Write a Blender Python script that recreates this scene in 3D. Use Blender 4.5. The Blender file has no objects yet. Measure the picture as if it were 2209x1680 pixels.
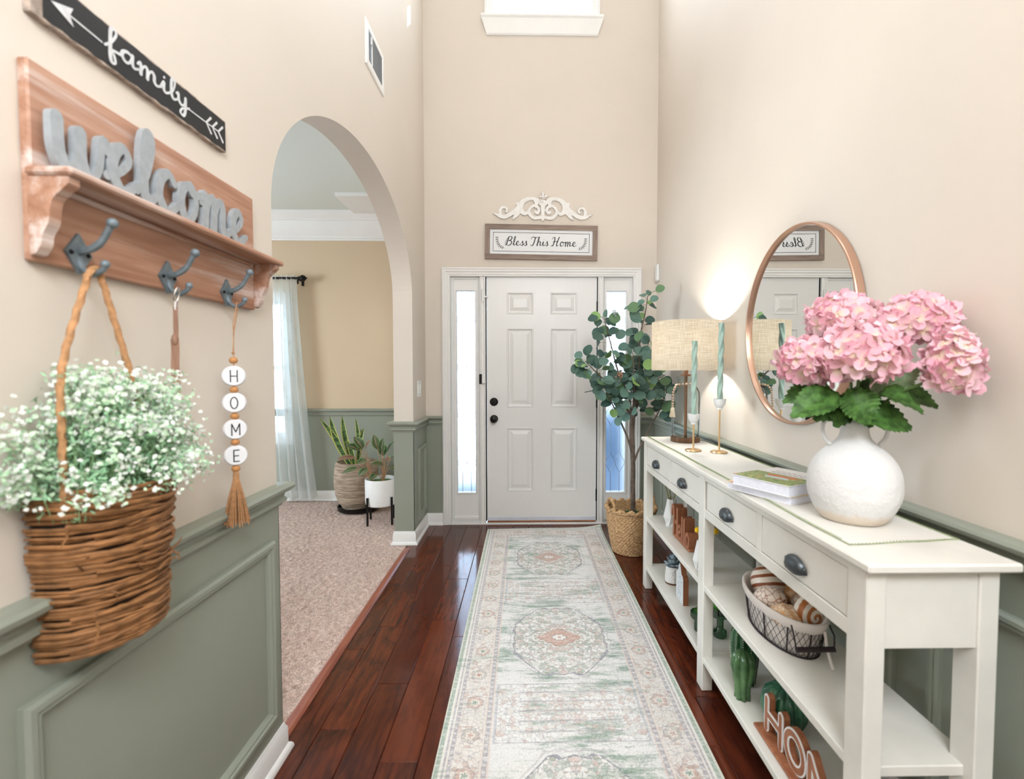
import bpy, bmesh, math, random
from mathutils import Vector, Matrix
from math import pi, sin, cos, radians
random.seed(7)
SC = bpy.context.scene
COL = SC.collection

# ------------------------------------------------------------------ camera, world, lights, exposure
cam_d = bpy.data.cameras.new('camera')
cam = bpy.data.objects.new('camera', cam_d); COL.objects.link(cam)
cam_d.sensor_fit = 'HORIZONTAL'; cam_d.sensor_width = 36.0
cam_d.lens = 36.0 * 1050 / 2209
cam_d.shift_x = -(1150 - 1104.5) / 2209
cam.location = (0, 0, 1.276)
cam.rotation_euler = (radians(90 - 2.1816), 0, radians(-0.9814))
cam_d.clip_start = 0.02
cam_d.dof.use_dof = True; cam_d.dof.focus_distance = 3.0; cam_d.dof.aperture_fstop = 2.8
SC.camera = cam

vs = SC.view_settings
SC.display_settings.display_device = 'sRGB'
vs.view_transform = 'Standard'; vs.look = 'None'; vs.gamma = 1.0; vs.use_curve_mapping = False
vs.exposure = 0.05
SC.cycles.max_bounces = 9; SC.cycles.diffuse_bounces = 4; SC.cycles.glossy_bounces = 4
SC.cycles.transmission_bounces = 6; SC.cycles.transparent_max_bounces = 12
SC.cycles.caustics_reflective = False; SC.cycles.caustics_refractive = False
SC.cycles.sample_clamp_indirect = 6.0

world = bpy.data.worlds.new('sky'); SC.world = world; world.use_nodes = True
wn = world.node_tree
bg = wn.nodes['Background']
bg.inputs[0].default_value = (0.62, 0.80, 1.0, 1); bg.inputs[1].default_value = 7.5

sun_d = bpy.data.lights.new('sun', 'SUN'); sun_d.energy = 5.0; sun_d.angle = radians(0.53); sun_d.color = (1, 0.95, 0.88)
sun = bpy.data.objects.new('sun', sun_d); COL.objects.link(sun); sun.location = (6, 9, 8)
sun.rotation_euler = Vector((0.68, 0.50, 0.465)).to_track_quat('Z', 'Y').to_euler()
def area(name, loc, target, sx, sy, power, color):
    d = bpy.data.lights.new(name, 'AREA'); d.shape = 'RECTANGLE'; d.size = sx; d.size_y = sy
    d.energy = power; d.color = color
    o = bpy.data.objects.new(name, d); COL.objects.link(o); o.location = loc
    o.rotation_euler = (Vector(target) - Vector(loc)).to_track_quat('-Z', 'Y').to_euler()
    return o
# tall windows of the great room behind the photographer, a flash bounced off the high ceiling, added fill from the unseen side of the dining room
area('upper_window_daylight', (0.14, 4.24, 4.66), (0.14, 0.6, 2.2), 0.78, 1.05, 45, (0.86, 0.93, 1.0))
area('great_room_window_light', (0.2, -3.0, 1.9), (0.1, 3.0, 1.2), 1.7, 2.8, 6, (0.90, 0.95, 1.0))
area('flash_bounce_light', (0.1, -1.4, 2.6), (0.1, -0.6, 5.6), 0.8, 0.8, 8, (0.90, 0.95, 1.0))
area('dining_fill_light', (-4.9, 2.2, 1.6), (-1.0, 3.2, 0.9), 1.6, 1.5, 70, (0.88, 0.97, 1.0))  # added fill light, no window known on this side

# added fill light, unseen and high above the frame
fy_d = bpy.data.lights.new('foyer_fill_light', 'POINT'); fy_d.energy = 14; fy_d.color = (0.88, 0.94, 1.0); fy_d.shadow_soft_size = 0.28
fy = bpy.data.objects.new('foyer_fill_light', fy_d); COL.objects.link(fy); fy.location = (0.25, 1.35, 3.85)

sb_d = bpy.data.lights.new('camera_fill_light', 'POINT'); sb_d.energy = 215; sb_d.color = (0.86, 0.93, 1.0); sb_d.shadow_soft_size = 0.45  # added point fill light above and behind the camera
sb = bpy.data.objects.new('camera_fill_light', sb_d); COL.objects.link(sb); sb.location = (0.20, -0.90, 2.70)

# ------------------------------------------------------------------ material tools
def hx(h):
    h = h.lstrip('#')
    f = lambda v: v / 12.92 if v <= 0.04045 else ((v + 0.055) / 1.055) ** 2.4
    return tuple(f(int(h[i:i + 2], 16) / 255) for i in (0, 2, 4)) + (1.0,)
def col(c):
    if isinstance(c, str): return hx(c)
    return tuple(c) if len(c) == 4 else tuple(c) + (1.0,)

NT = None
class S:                                        # a socket one can do arithmetic on
    def __init__(s, k): s.k = k
    def __add__(a, b): return mth('ADD', a, b)
    def __radd__(a, b): return mth('ADD', b, a)
    def __sub__(a, b): return mth('SUBTRACT', a, b)
    def __rsub__(a, b): return mth('SUBTRACT', b, a)
    def __mul__(a, b): return mth('MULTIPLY', a, b)
    def __rmul__(a, b): return mth('MULTIPLY', b, a)
    def __truediv__(a, b): return mth('DIVIDE', a, b)
def link(v, inp):
    if isinstance(v, S): NT.links.new(v.k, inp)
    else: inp.default_value = v
def mth(op, a, b=None, c=None, clamp=False):
    n = NT.nodes.new('ShaderNodeMath'); n.operation = op; n.use_clamp = clamp
    link(a, n.inputs[0])
    if b is not None: link(b, n.inputs[1])
    if c is not None: link(c, n.inputs[2])
    return S(n.outputs[0])
def ab(a): return mth('ABSOLUTE', a)
def mx(a, b): return mth('MAXIMUM', a, b)
def mn(a, b): return mth('MINIMUM', a, b)
def lt(a, b): return mth('LESS_THAN', a, b)
def gt(a, b): return mth('GREATER_THAN', a, b)
def inside(a, lo, hi): return gt(a, lo) * lt(a, hi)
def smooth(x, a, b, t0=0.0, t1=1.0):
    n = NT.nodes.new('ShaderNodeMapRange'); n.interpolation_type = 'SMOOTHSTEP'
    link(x, n.inputs[0]); n.inputs[1].default_value = a; n.inputs[2].default_value = b
    n.inputs[3].default_value = t0; n.inputs[4].default_value = t1
    return S(n.outputs[0])
def mixc(f, a, b, mode='MIX'):
    n = NT.nodes.new('ShaderNodeMix'); n.data_type = 'RGBA'; n.blend_type = mode
    link(f, n.inputs[0])
    for v, i in ((a, 6), (b, 7)):
        if isinstance(v, S): NT.links.new(v.k, n.inputs[i])
        else: n.inputs[i].default_value = col(v)
    return S(n.outputs[2])
def objco():
    return S(NT.nodes.new('ShaderNodeTexCoord').outputs['Object'])
def sep(v):
    n = NT.nodes.new('ShaderNodeSeparateXYZ'); link(v, n.inputs[0]); return [S(o) for o in n.outputs]
def comb(x, y, z):
    n = NT.nodes.new('ShaderNodeCombineXYZ')
    for v, i in zip((x, y, z), n.inputs): link(v, i)
    return S(n.outputs[0])
def scl(v, s):
    n = NT.nodes.new('ShaderNodeVectorMath'); n.operation = 'MULTIPLY'; link(v, n.inputs[0]); n.inputs[1].default_value = s
    return S(n.outputs[0])
def noise(v, scale, detail=3.0, rough=0.55, dist=0.0):
    n = NT.nodes.new('ShaderNodeTexNoise'); link(v, n.inputs['Vector'])
    n.inputs['Scale'].default_value = scale; n.inputs['Detail'].default_value = detail
    n.inputs['Roughness'].default_value = rough; n.inputs['Distortion'].default_value = dist
    return S(n.outputs[0])
def voro(v, scale, feature='F1', rnd=1.0):
    n = NT.nodes.new('ShaderNodeTexVoronoi'); n.feature = feature; link(v, n.inputs['Vector'])
    n.inputs['Scale'].default_value = scale; n.inputs['Randomness'].default_value = rnd
    return S(n.outputs['Distance']), (S(n.outputs['Color']) if feature != 'DISTANCE_TO_EDGE' else None)
def rnd_obj():
    return S(NT.nodes.new('ShaderNodeObjectInfo').outputs['Random'])
def bump(h, strength=0.3, dist=0.002):
    n = NT.nodes.new('ShaderNodeBump'); link(h, n.inputs['Height'])
    n.inputs['Strength'].default_value = strength; n.inputs['Distance'].default_value = dist
    return n.outputs[0]
def begin(name):
    global NT
    m = bpy.data.materials.new(name); m.use_nodes = True; NT = m.node_tree
    return m, NT.nodes['Principled BSDF']
def setp(b, base=None, rough=0.5, metal=0.0, spec=0.5, coat=0.0, normal=None, trans=0.0, ior=1.45, sheen=0.0, sss=0.0):
    if base is not None:
        if isinstance(base, S): NT.links.new(base.k, b.inputs['Base Color'])
        else: b.inputs['Base Color'].default_value = col(base)
    link(rough, b.inputs['Roughness']); b.inputs['Metallic'].default_value = metal
    b.inputs['Specular IOR Level'].default_value = spec; b.inputs['Coat Weight'].default_value = coat
    b.inputs['Coat Roughness'].default_value = 0.08
    b.inputs['Transmission Weight'].default_value = trans; b.inputs['IOR'].default_value = ior
    b.inputs['Sheen Weight'].default_value = sheen
    if sss:
        b.inputs['Subsurface Weight'].default_value = sss; b.inputs['Subsurface Scale'].default_value = 0.01
    if normal is not None: NT.links.new(normal, b.inputs['Normal'])

def plain(name, c, rough=0.5, metal=0.0, spec=0.5, var=0.06, vscale=6.0, bs=0.0, bscale=200.0, bdist=0.001, coat=0.0, sheen=0.0, rnd=0.0, sss=0.0):
    m, b = begin(name); v = objco(); c = col(c)
    f = noise(v, vscale, 4)
    lo = tuple(max(0, x * (1 - var)) for x in c[:3]); hi = tuple(min(1, x * (1 + var)) for x in c[:3])
    base = mixc(smooth(f, 0.3, 0.7), lo, hi)
    if rnd:
        base = mixc(rnd_obj() * rnd, base, tuple(x * 0.45 for x in c[:3]))
    nrm = bump(noise(v, bscale, 2), bs, bdist) if bs else None
    setp(b, base, rough, metal, spec, coat, nrm, sheen=sheen, sss=sss)
    return m

def wood(name, dark, light, axis='Y', scale=14.0, rough=0.4, wash=None, washamt=0.5, coat=0.0, rnd=0.0, spec=0.5, stretch=0.09, bs=0.15):
    m, b = begin(name); v = objco()
    if rnd:
        r = rnd_obj(); v2 = NT.nodes.new('ShaderNodeVectorMath'); v2.operation = 'ADD'
        link(v, v2.inputs[0]); link(comb(r * 31.0, r * 17.0, r * 11.0), v2.inputs[1]); v = S(v2.outputs[0])
    st = {'X': (stretch, 1, 1), 'Y': (1, stretch, 1), 'Z': (1, 1, stretch)}[axis]
    g = noise(scl(v, st), scale * 3, 6, 0.62, 0.6); g2 = noise(scl(v, st), scale * 0.7, 3, 0.5, 1.4)
    f = smooth(g * 0.55 + g2 * 0.45, 0.33, 0.68)
    base = mixc(f, dark, light)
    if rnd:
        base = mixc(smooth(r, 0.0, 1.0) * rnd, base, tuple(x * 0.35 for x in col(dark)[:3]))
    if wash:
        w = noise(scl(v, st), scale * 1.6, 5, 0.65)
        base = mixc(smooth(w, 0.48, 0.72) * washamt, base, wash)
    setp(b, base, rough, 0, spec, coat, bump(g, bs, 0.001))
    return m

# ------------------------------------------------------------------ mesh tools
class MB:
    def __init__(s): s.v = []; s.f = []
    def box(s, x0, x1, y0, y1, z0, z1, c=0.0):
        if c <= 0:
            b = len(s.v)
            s.v += [(x, y, z) for z in (z0, z1) for y in (y0, y1) for x in (x0, x1)]
            s.f += [tuple(b + i for i in q) for q in ((0, 2, 3, 1), (4, 5, 7, 6), (0, 1, 5, 4), (2, 6, 7, 3), (0, 4, 6, 2), (1, 3, 7, 5))]
            return s
        b = len(s.v)                            # chamfered box: 24 verts, 26 faces
        X, Y, Z = (x0, x1), (y0, y1), (z0, z1); idx = {}
        for i in (0, 1):
            for j in (0, 1):
                for k in (0, 1):
                    di, dj, dk = (c, -c)[i], (c, -c)[j], (c, -c)[k]
                    idx[i, j, k, 0] = len(s.v); s.v.append((X[i], Y[j] + dj, Z[k] + dk))
                    idx[i, j, k, 1] = len(s.v); s.v.append((X[i] + di, Y[j], Z[k] + dk))
                    idx[i, j, k, 2] = len(s.v); s.v.append((X[i] + di, Y[j] + dj, Z[k]))
        q = ((0, 0), (0, 1), (1, 1), (1, 0))
        for i in (0, 1):
            t = q if i else q[::-1]
            s.f.append(tuple(idx[i, a, d, 0] for a, d in t))
            s.f.append(tuple(idx[a, i, d, 1] for a, d in t[::-1]))
            s.f.append(tuple(idx[a, d, i, 2] for a, d in t))
        for a in (0, 1):
            for d in (0, 1):
                s.f.append((idx[a, d, 0, 0], idx[a, d, 1, 0], idx[a, d, 1, 1], idx[a, d, 0, 1]))
                s.f.append((idx[a, 0, d, 0], idx[a, 1, d, 0], idx[a, 1, d, 2], idx[a, 0, d, 2]))
                s.f.append((idx[0, a, d, 1], idx[1, a, d, 1], idx[1, a, d, 2], idx[0, a, d, 2]))
                for e in (0, 1): s.f.append((idx[a, d, e, 0], idx[a, d, e, 1], idx[a, d, e, 2]))
        return s
    def grid(s, rows, closed_u=False, closed_v=False):
        b = len(s.v); n = len(rows); m = len(rows[0])
        for r in rows: s.v += [tuple(p) for p in r]
        for i in range(n - (0 if closed_v else 1)):
            for j in range(m - (0 if closed_u else 1)):
                i2 = (i + 1) % n; j2 = (j + 1) % m
                s.f.append((b + i * m + j, b + i * m + j2, b + i2 * m + j2, b + i2 * m + j))
        return s
    def cap(s, ring):
        b = len(s.v); s.v += [tuple(p) for p in ring]; s.f.append(tuple(range(b, b + len(ring)))); return s
    def tube(s, pts, r, n=8, lobes=0, amp=0.0, pitch=0.02, ends=True):
        pts = [Vector(p) for p in pts]; N = len(pts)
        rs = r if isinstance(r, (list, tuple)) else [r] * N
        up = None; rows = []; dist = 0.0
        for i, p in enumerate(pts):
            t = (pts[min(i + 1, N - 1)] - pts[max(i - 1, 0)])
            if t.length < 1e-9: t = Vector((0, 0, 1))
            t.normalize()
            if up is None:
                up = t.orthogonal().normalized()
            else:
                up = (up - t * up.dot(t))
                up = up.normalized() if up.length > 1e-6 else t.orthogonal().normalized()
            w = t.cross(up)
            if i: dist += (p - pts[i - 1]).length
            row = []
            for k in range(n):
                a = 2 * pi * k / n
                rr = rs[i]
                if lobes: rr *= 1 + amp * cos(lobes * a - 2 * pi * dist / pitch)
                row.append(p + (up * cos(a) + w * sin(a)) * rr)
            rows.append(row)
        s.grid(rows, closed_u=True)
        if ends:
            b = len(s.v) - N * n
            s.f.append(tuple(b + k for k in range(n))[::-1]); s.f.append(tuple(b + (N - 1) * n + k for k in range(n)))
        return s
    def lathe(s, prof, cx, cy, n=32, mod=None, capb=False, capt=False):
        rows = []
        for r, z in prof:
            row = []
            for k in range(n):
                a = 2 * pi * k / n; rr = r * (mod(a, z) if mod else 1.0)
                row.append((cx + rr * cos(a), cy + rr * sin(a), z))
            rows.append(row)
        b = len(s.v); s.grid(rows, closed_u=True)
        if capb: s.f.append(tuple(b + k for k in range(n))[::-1])
        if capt: s.f.append(tuple(b + (len(rows) - 1) * n + k for k in range(n)))
        return s
    def ball(s, c, r, n=12, m=8, sq=(1, 1, 1)):
        rows = []
        for i in range(m + 1):
            t = pi * i / m
            rows.append([(c[0] + r * sq[0] * sin(t) * cos(2 * pi * k / n), c[1] + r * sq[1] * sin(t) * sin(2 * pi * k / n), c[2] - r * sq[2] * cos(t)) for k in range(n)])
        return s.grid(rows, closed_u=True)
    def prism(s, poly, mp, w0, w1):             # polygon in (u,v), extruded from w0 to w1 through mp
        n = len(poly); b = len(s.v)
        s.v += [tuple(mp(u, v, w0)) for u, v in poly] + [tuple(mp(u, v, w1)) for u, v in poly]
        s.f.append(tuple(range(b, b + n))[::-1]); s.f.append(tuple(range(b + n, b + 2 * n)))
        for i in range(n): s.f.append((b + i, b + (i + 1) % n, b + n + (i + 1) % n, b + n + i))
        return s
    def ribbon(s, pts, width, mp, w0, w1, flat=False):
        P = [Vector(p) for p in pts]; N = len(P)
        W = list(width) if isinstance(width, (list, tuple)) else [width] * N
        T = []
        for i in range(N):
            t = P[min(i + 1, N - 1)] - P[max(i - 1, 0)]
            T.append(t.normalized() if t.length > 1e-9 else Vector((1, 0)))
        rows = [(P[i], T[i], W[i]) for i in range(N)]
        if not flat:
            pre = [(P[0] - T[0] * W[0] * 0.5 * a, T[0], W[0] * f) for a, f in ((1.0, 0.12), (0.87, 0.5), (0.5, 0.87))]
            post = [(P[-1] + T[-1] * W[-1] * 0.5 * a, T[-1], W[-1] * f) for a, f in ((0.5, 0.87), (0.87, 0.5), (1.0, 0.12))]
            rows = pre + rows + post
        g = []
        for k_, (p, t, w) in enumerate(rows):
            nrm = Vector((-t.y, t.x)) * w * 0.5
            L, Rr = p + nrm, p - nrm; wt = w1 + (w1 - w0) * 0.0012 * k_   # a crossing stroke lies on, not in, the one below
            g.append([mp(L.x, L.y, wt), mp(Rr.x, Rr.y, wt), mp(Rr.x, Rr.y, w0), mp(L.x, L.y, w0)])
        b = len(s.v); s.grid(g, closed_u=True)
        m = len(g); s.f.append((b, b + 1, b + 2, b + 3)); e = b + (m - 1) * 4; s.f.append((e + 3, e + 2, e + 1, e))
        return s
    def frame(s, x0, x1, z0, z1, prof, mp, fill=False):   # mitred rectangle of a profile (inward offset, height)
        rows = [[mp(x0 + o, z0 + o, h), mp(x1 - o, z0 + o, h), mp(x1 - o, z1 - o, h), mp(x0 + o, z1 - o, h)] for o, h in prof]
        s.grid(rows, closed_u=True)
        if fill:
            b = len(s.v) - 4; s.f.append((b, b + 1, b + 2, b + 3))
        return s
    def sweep(s, path, prof):                   # plan path, profile (out, z); out = right-hand normal, mitred
        P = [Vector(p) for p in path]; N = len(P); rows = []
        for i in range(N):
            d0 = (P[i] - P[i - 1]).normalized() if i else (P[1] - P[0]).normalized()
            d1 = (P[i + 1] - P[i]).normalized() if i < N - 1 else d0
            n0 = Vector((d0.y, -d0.x)); n1 = Vector((d1.y, -d1.x)); m = n0 + n1; m = m / m.length; m = m / max(0.2, m.dot(n0))
            rows.append([(P[i].x + m.x * o, P[i].y + m.y * o, z) for o, z in prof])
        s.grid(rows); s.cap(rows[0]); s.cap(rows[-1][::-1]); return s

def spline(pts, n=8, closed=False):             # Catmull-Rom
    P = [Vector(p) for p in pts]; out = []; N = len(P)
    if N < 3: return P
    for i in range(N if closed else N - 1):
        g = (lambda k: P[k % N]) if closed else (lambda k: P[max(0, min(N - 1, k))])
        a, b, c, d = g(i - 1), g(i), g(i + 1), g(i + 2)
        for j in range(n):
            t = j / n
            out.append(0.5 * ((2 * b) + (c - a) * t + (2 * a - 5 * b + 4 * c - d) * t * t + (3 * b - a - 3 * c + d) * t ** 3))
    if not closed: out.append(P[-1])
    return out

def mesh_of(mb, name, smooth=False, mat=None, center=None, weld=False, angle=0.7):
    me = bpy.data.meshes.new(name)
    c = Vector(center) if center is not None else Vector((0, 0, 0))
    me.from_pydata([(p[0] - c.x, p[1] - c.y, p[2] - c.z) for p in mb.v], [], mb.f)
    if weld:
        bm = bmesh.new(); bm.from_mesh(me); bmesh.ops.remove_doubles(bm, verts=bm.verts, dist=1e-5)
        bmesh.ops.recalc_face_normals(bm, faces=bm.faces); bm.to_mesh(me); bm.free()
    if smooth:
        me.polygons.foreach_set('use_smooth', [True] * len(me.polygons))
        me.set_sharp_from_angle(angle=angle)
    if mat: me.materials.append(mat)
    me.update(); return me
PLOC = {}
def obj(name, mb, mat, parent=None, smooth=False, label=None, cat=None, group=None, kind=None, center=None, weld=False, angle=0.7):
    if center is None:
        lo = [min(p[i] for p in mb.v) for i in range(3)]; hi = [max(p[i] for p in mb.v) for i in range(3)]
        center = [(a + b) / 2 for a, b in zip(lo, hi)]
    me = mesh_of(mb, name, smooth, mat, center, weld, angle)
    return place(name, me, Matrix.Translation(center), parent, label, cat, group, kind)
def place(name, me, mw, parent=None, label=None, cat=None, group=None, kind=None):
    o = bpy.data.objects.new(name, me); COL.objects.link(o)
    o.matrix_basis = mw
    if parent is not None:
        o.parent = parent
        o.matrix_parent_inverse = PLOC[parent.name].inverted()
    PLOC[o.name] = mw.copy()
    tag(o, label, cat, group, kind); return o
def tag(o, label=None, cat=None, group=None, kind=None):
    for k, v in (('label', label), ('category', cat), ('group', group), ('kind', kind)):
        if v: o[k] = v
def thing(name, loc, label, cat, group=None):
    o = bpy.data.objects.new(name, None); COL.objects.link(o); o.location = loc; o.empty_display_size = 0.05
    PLOC[o.name] = Matrix.Translation(loc); tag(o, label, cat, group); return o
def struct(name, mb, mat, smooth=False, **k): return obj(name, mb, mat, None, smooth, kind='structure', **k)
def frame_mat(loc, normal, up=(0, 0, 1), s=1.0, spin=0.0):
    z = Vector(normal).normalized(); u = Vector(up)
    x = u.cross(z)
    if x.length < 1e-4: x = Vector((1, 0, 0)).cross(z)
    x.normalize(); y = z.cross(x)
    m = Matrix((x, y, z)).transposed().to_4x4() @ Matrix.Rotation(spin, 4, 'Z')
    return Matrix.Translation(loc) @ m @ Matrix.Scale(s, 4)
U = random.uniform
G = random.gauss

# wall-plane maps: (u, v, w) -> world
def on_front(cx, cz, y, rot=0.0): return lambda u, v, w: (cx + u * cos(rot) + v * sin(rot), y - w, cz - u * sin(rot) + v * cos(rot))
def on_left(y0, z0, x): return lambda u, v, w: (x + w, y0 + u, z0 + v)
def on_right(y0, z0, x): return lambda u, v, w: (x - w, y0 - u, z0 + v)

# ------------------------------------------------------------------ shared materials
M = {}
M['wall'] = plain('peach_wall_paint', (0.71, 0.637, 0.558), 0.6, var=0.015, vscale=2, bs=0.08, bscale=160, spec=0.25)
M['dining_wall'] = plain('tan_wall_paint', (0.64, 0.50, 0.345), 0.6, var=0.015, vscale=2, bs=0.12, bscale=160, spec=0.25)
M['green'] = plain('sage_wainscot_paint', '#93988b', 0.38, var=0.02, vscale=3, bs=0.03, bscale=120, spec=0.4)
M['white'] = plain('white_trim_paint', (0.84, 0.83, 0.81), 0.35, var=0.015, spec=0.45)
M['ceiling'] = plain('ceiling_paint', (0.80, 0.80, 0.78), 0.8, var=0.01, bs=0.1, bscale=90)
M['dark'] = plain('blackened_metal', '#1b1a1a', 0.35, 0.6)
M['brass'] = plain('brushed_brass', (0.80, 0.55, 0.30), 0.28, 1.0, var=0.04)
M['cream'] = plain('antique_cream_paint', (0.77, 0.745, 0.685), 0.42, var=0.04, vscale=7, bs=0.03, bscale=80)
M['ceramic'] = plain('white_ceramic', (0.82, 0.82, 0.81), 0.3, var=0.01)
M['planklet'] = None
m, b = begin('hardwood_plank'); v = objco(); r = rnd_obj()
vv = comb(*[a + r * k for a, k in zip(sep(v), (13.0, 29.0, 7.0))])
g = noise(scl(vv, (1, 0.08, 1)), 46, 6, 0.6, 0.7); g2 = noise(scl(vv, (1, 0.45, 1)), 7.5, 4, 0.6, 1.8)
r2 = mth('FRACT', r * 7.31)
c1 = mixc(smooth(g * 0.55 + g2 * 0.45, 0.34, 0.68), (0.034, 0.0075, 0.0045), (0.150, 0.030, 0.010))
c1 = mixc(smooth(g2, 0.60, 0.74) * 0.7, c1, (0.022, 0.006, 0.005))
c1 = mixc(smooth(r2, 0.50, 1.0) * 0.38, c1, (0.20, 0.040, 0.012))
c1 = mixc(smooth(r, 0.1, 1.0) * 0.62, c1, (0.05, 0.010, 0.006))
scr = noise(scl(vv, (3, 0.5, 1)), 60, 2)
setp(b, c1, smooth(g, 0.3, 0.7, 0.09, 0.16), 0, 0.36, 0.05, bump(g2 * 0.7 + g * 0.3, 0.14, 0.0020))
M['plank'] = m

# ------------------------------------------------------------------ room shell
XL, XR, YF, ZC, YB, XD = -0.815, 1.085, 4.02, 5.6, -3.3, -0.955
A0, A1, AS, AB = 1.60, 3.56, 1.81, 0.60          # arch opening and spring
floor = struct('floor', MB().box(-0.86, XR + 0.1, YB, YF + 0.05, -0.06, -0.008), plain('subfloor', '#0c0504', 0.8))
pw = 0.127; x = -0.858; row = 0; plank_me = {}
while x < XR:
    y = -1.3 - random.choice((0.1, 0.35, 0.6, 0.85))
    while y < YF:
        L = random.choice((0.5, 0.7, 0.9, 1.2)); L2 = min(L, YF + 0.02 - y)
        if YF - (y + L2) < 0.2: L2 = YF + 0.02 - y
        L2 = round(L2, 3)
        if L2 > 0.05:
            key = L2
            if key not in plank_me:
                plank_me[key] = mesh_of(MB().box(-pw / 2 + 0.0006, pw / 2 - 0.0006, -L2 / 2 + 0.0005, L2 / 2 - 0.0005, -0.008, 0.0, 0.0022), 'plank', False, M['plank'])
            place('plank', plank_me[key], Matrix.Translation((x + pw / 2, y + L2 / 2, U(-0.0004, 0.0))), floor)
        y += L2
    x += pw; row += 1

# left wall with the arched opening (one solid, seen edge and inner face too)
arch = []
for i in range(49):
    t = pi - pi * i / 48
    arch.append(((A0 + A1) / 2 + (A1 - A0) / 2 * cos(t), AS + AB * sin(t)))
poly = [(YB, -0.02), (A0, -0.02)] + arch + [(A1, -0.02), (YF + 0.15, -0.02), (YF + 0.15, ZC), (YB, ZC)]
wl = struct('wall_left', MB().prism(poly, lambda u, v, w: (w, u, v), XD, XL), M['wall'])
def wains(name, mb, parent): return obj(name, mb, M['green'], parent)
t = 0.003
wains('wainscot_panel', MB().box(XL, XL + t, YB, A0 + t, 0, 0.85), wl)
wains('wainscot_panel', MB().box(XD, XL + t, A0, A0 + t, 0, 0.85), wl)
wains('wainscot_panel', MB().box(XL, XL + t, A1 - t, YF, 0, 0.85), wl)
wains('wainscot_panel', MB().box(XD - t, XL + t, A1 - t, A1, 0, 0.85), wl)
pm = [(0, 0), (0, 0.012), (0.006, 0.018), (0.016, 0.018), (0.020, 0.012), (0.026, 0.014), (0.034, 0.008), (0.036, 0)]
def pmold(mp, a, b, z0, z1, parent): obj('panel_molding', MB().frame(a, b, z0, z1, pm, mp), M['green'], parent, weld=True)
lm = on_left(0, 0, XL + t)
pmold(lm, 0.77, 1.55, 0.155, 0.735, wl); pmold(lm, -0.15, 0.63, 0.155, 0.735, wl); pmold(lm, 3.68, 3.94, 0.145, 0.69, wl)

# front wall with door unit notch and upper window
def wall_grid(us, vs_, holes, mp, thick):
    mb = MB(); us = sorted(us); vs_ = sorted(vs_); idx = {}
    def vid(i, j, k):
        if (i, j, k) not in idx: idx[i, j, k] = len(mb.v); mb.v.append(mp(us[i], vs_[j], -thick * k))
        return idx[i, j, k]
    solid = lambda i, j: 0 <= i < len(us) - 1 and 0 <= j < len(vs_) - 1 and not any(a <= (us[i] + us[i + 1]) / 2 <= b_ and c <= (vs_[j] + vs_[j + 1]) / 2 <= d for a, b_, c, d in holes)
    for i in range(len(us) - 1):
        for j in range(len(vs_) - 1):
            if not solid(i, j): continue
            mb.f.append((vid(i, j, 0), vid(i + 1, j, 0), vid(i + 1, j + 1, 0), vid(i, j + 1, 0)))
            mb.f.append((vid(i, j, 1), vid(i, j + 1, 1), vid(i + 1, j + 1, 1), vid(i + 1, j, 1)))
            for di, dj, p, q in ((-1, 0, (i, j), (i, j + 1)), (1, 0, (i + 1, j), (i + 1, j + 1)), (0, -1, (i, j), (i + 1, j)), (0, 1, (i, j + 1), (i + 1, j + 1))):
                if not solid(i + di, j + dj): mb.f.append((vid(*p, 0), vid(*q, 0), vid(*q, 1), vid(*p, 1)))
    return mb
WX0, WX1, WZ0, WZ1 = -0.265, 0.55, 4.10, 5.25
wf = struct('wall_front', wall_grid([XL, -0.61, -0.265, 0.55, 0.895, XR + 0.1], [-0.02, 2.065, WZ0, WZ1, ZC], [(-0.61, 0.895, -0.1, 2.065), (WX0, WX1, WZ0, WZ1)], on_front(0, 0, YF), 0.16), M['wall'])
wains('wainscot_panel', MB().box(XL, -0.67, YF - t, YF, 0, 0.85), wf)
wains('wainscot_panel', MB().box(0.95, XR, YF - t, YF, 0, 0.85), wf)
wr = struct('wall_right', MB().box(XR, XR + 0.14, YB, YF + 0.15, -0.02, ZC), M['wall'])
wains('wainscot_panel', MB().box(XR - t, XR, YB, YF, 0, 0.85), wr)
rm = on_right(0, 0, XR - t)
for a, b_ in ((-3.80, -3.06), (-2.94, -2.22), (-2.10, -1.37), (-1.25, -0.52), (-0.40, 0.30)):
    pmold(rm, a, b_, 0.155, 0.735, wr)
struct('wall_back', MB().box(XL - 0.14, XR + 0.14, YB - 0.1, YB, -0.02, ZC), M['wall'])
struct('ceiling', MB().box(XD - 0.1, XR + 0.14, YB - 0.1, YF + 0.16, ZC, ZC + 0.1), M['ceiling'])

rail = [(0, 0.834), (0.010, 0.834), (0.013, 0.842), (0.022, 0.846), (0.022, 0.856), (0.016, 0.862), (0.018, 0.872), (0.030, 0.878), (0.040, 0.886), (0.043, 0.896), (0.038, 0.904), (0.028, 0.907), (0, 0.907)]
base = [(0, 0.0), (0.028, 0.0), (0.027, 0.010), (0.022, 0.018), (0.015, 0.022), (0.014, 0.078), (0.009, 0.088), (0.007, 0.096), (0, 0.098)]
p_near = [(XL, YB), (XL, A0), (XD, A0)]
p_stub = [(XD, 4.79), (XD, A1), (XL, A1), (XL, YF), (-0.676, YF)]
p_right = [(0.958, YF), (XR, YF), (XR, YB)]
p_din = [(-4.99, 4.80), (XD, 4.80)]
for i, p in enumerate((p_near, p_stub, p_right, p_din)):
    struct('trim_%d' % (i + 1), MB().sweep(p, rail), M['green'], smooth=True, angle=0.5, weld=True)
for nm, p in (('left', p_near), ('front', p_stub), ('right', p_right), ('dining', p_din)):
    struct('baseboard_' + nm, MB().sweep(p, base), M['white'], smooth=True, angle=0.5, weld=True)
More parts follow.
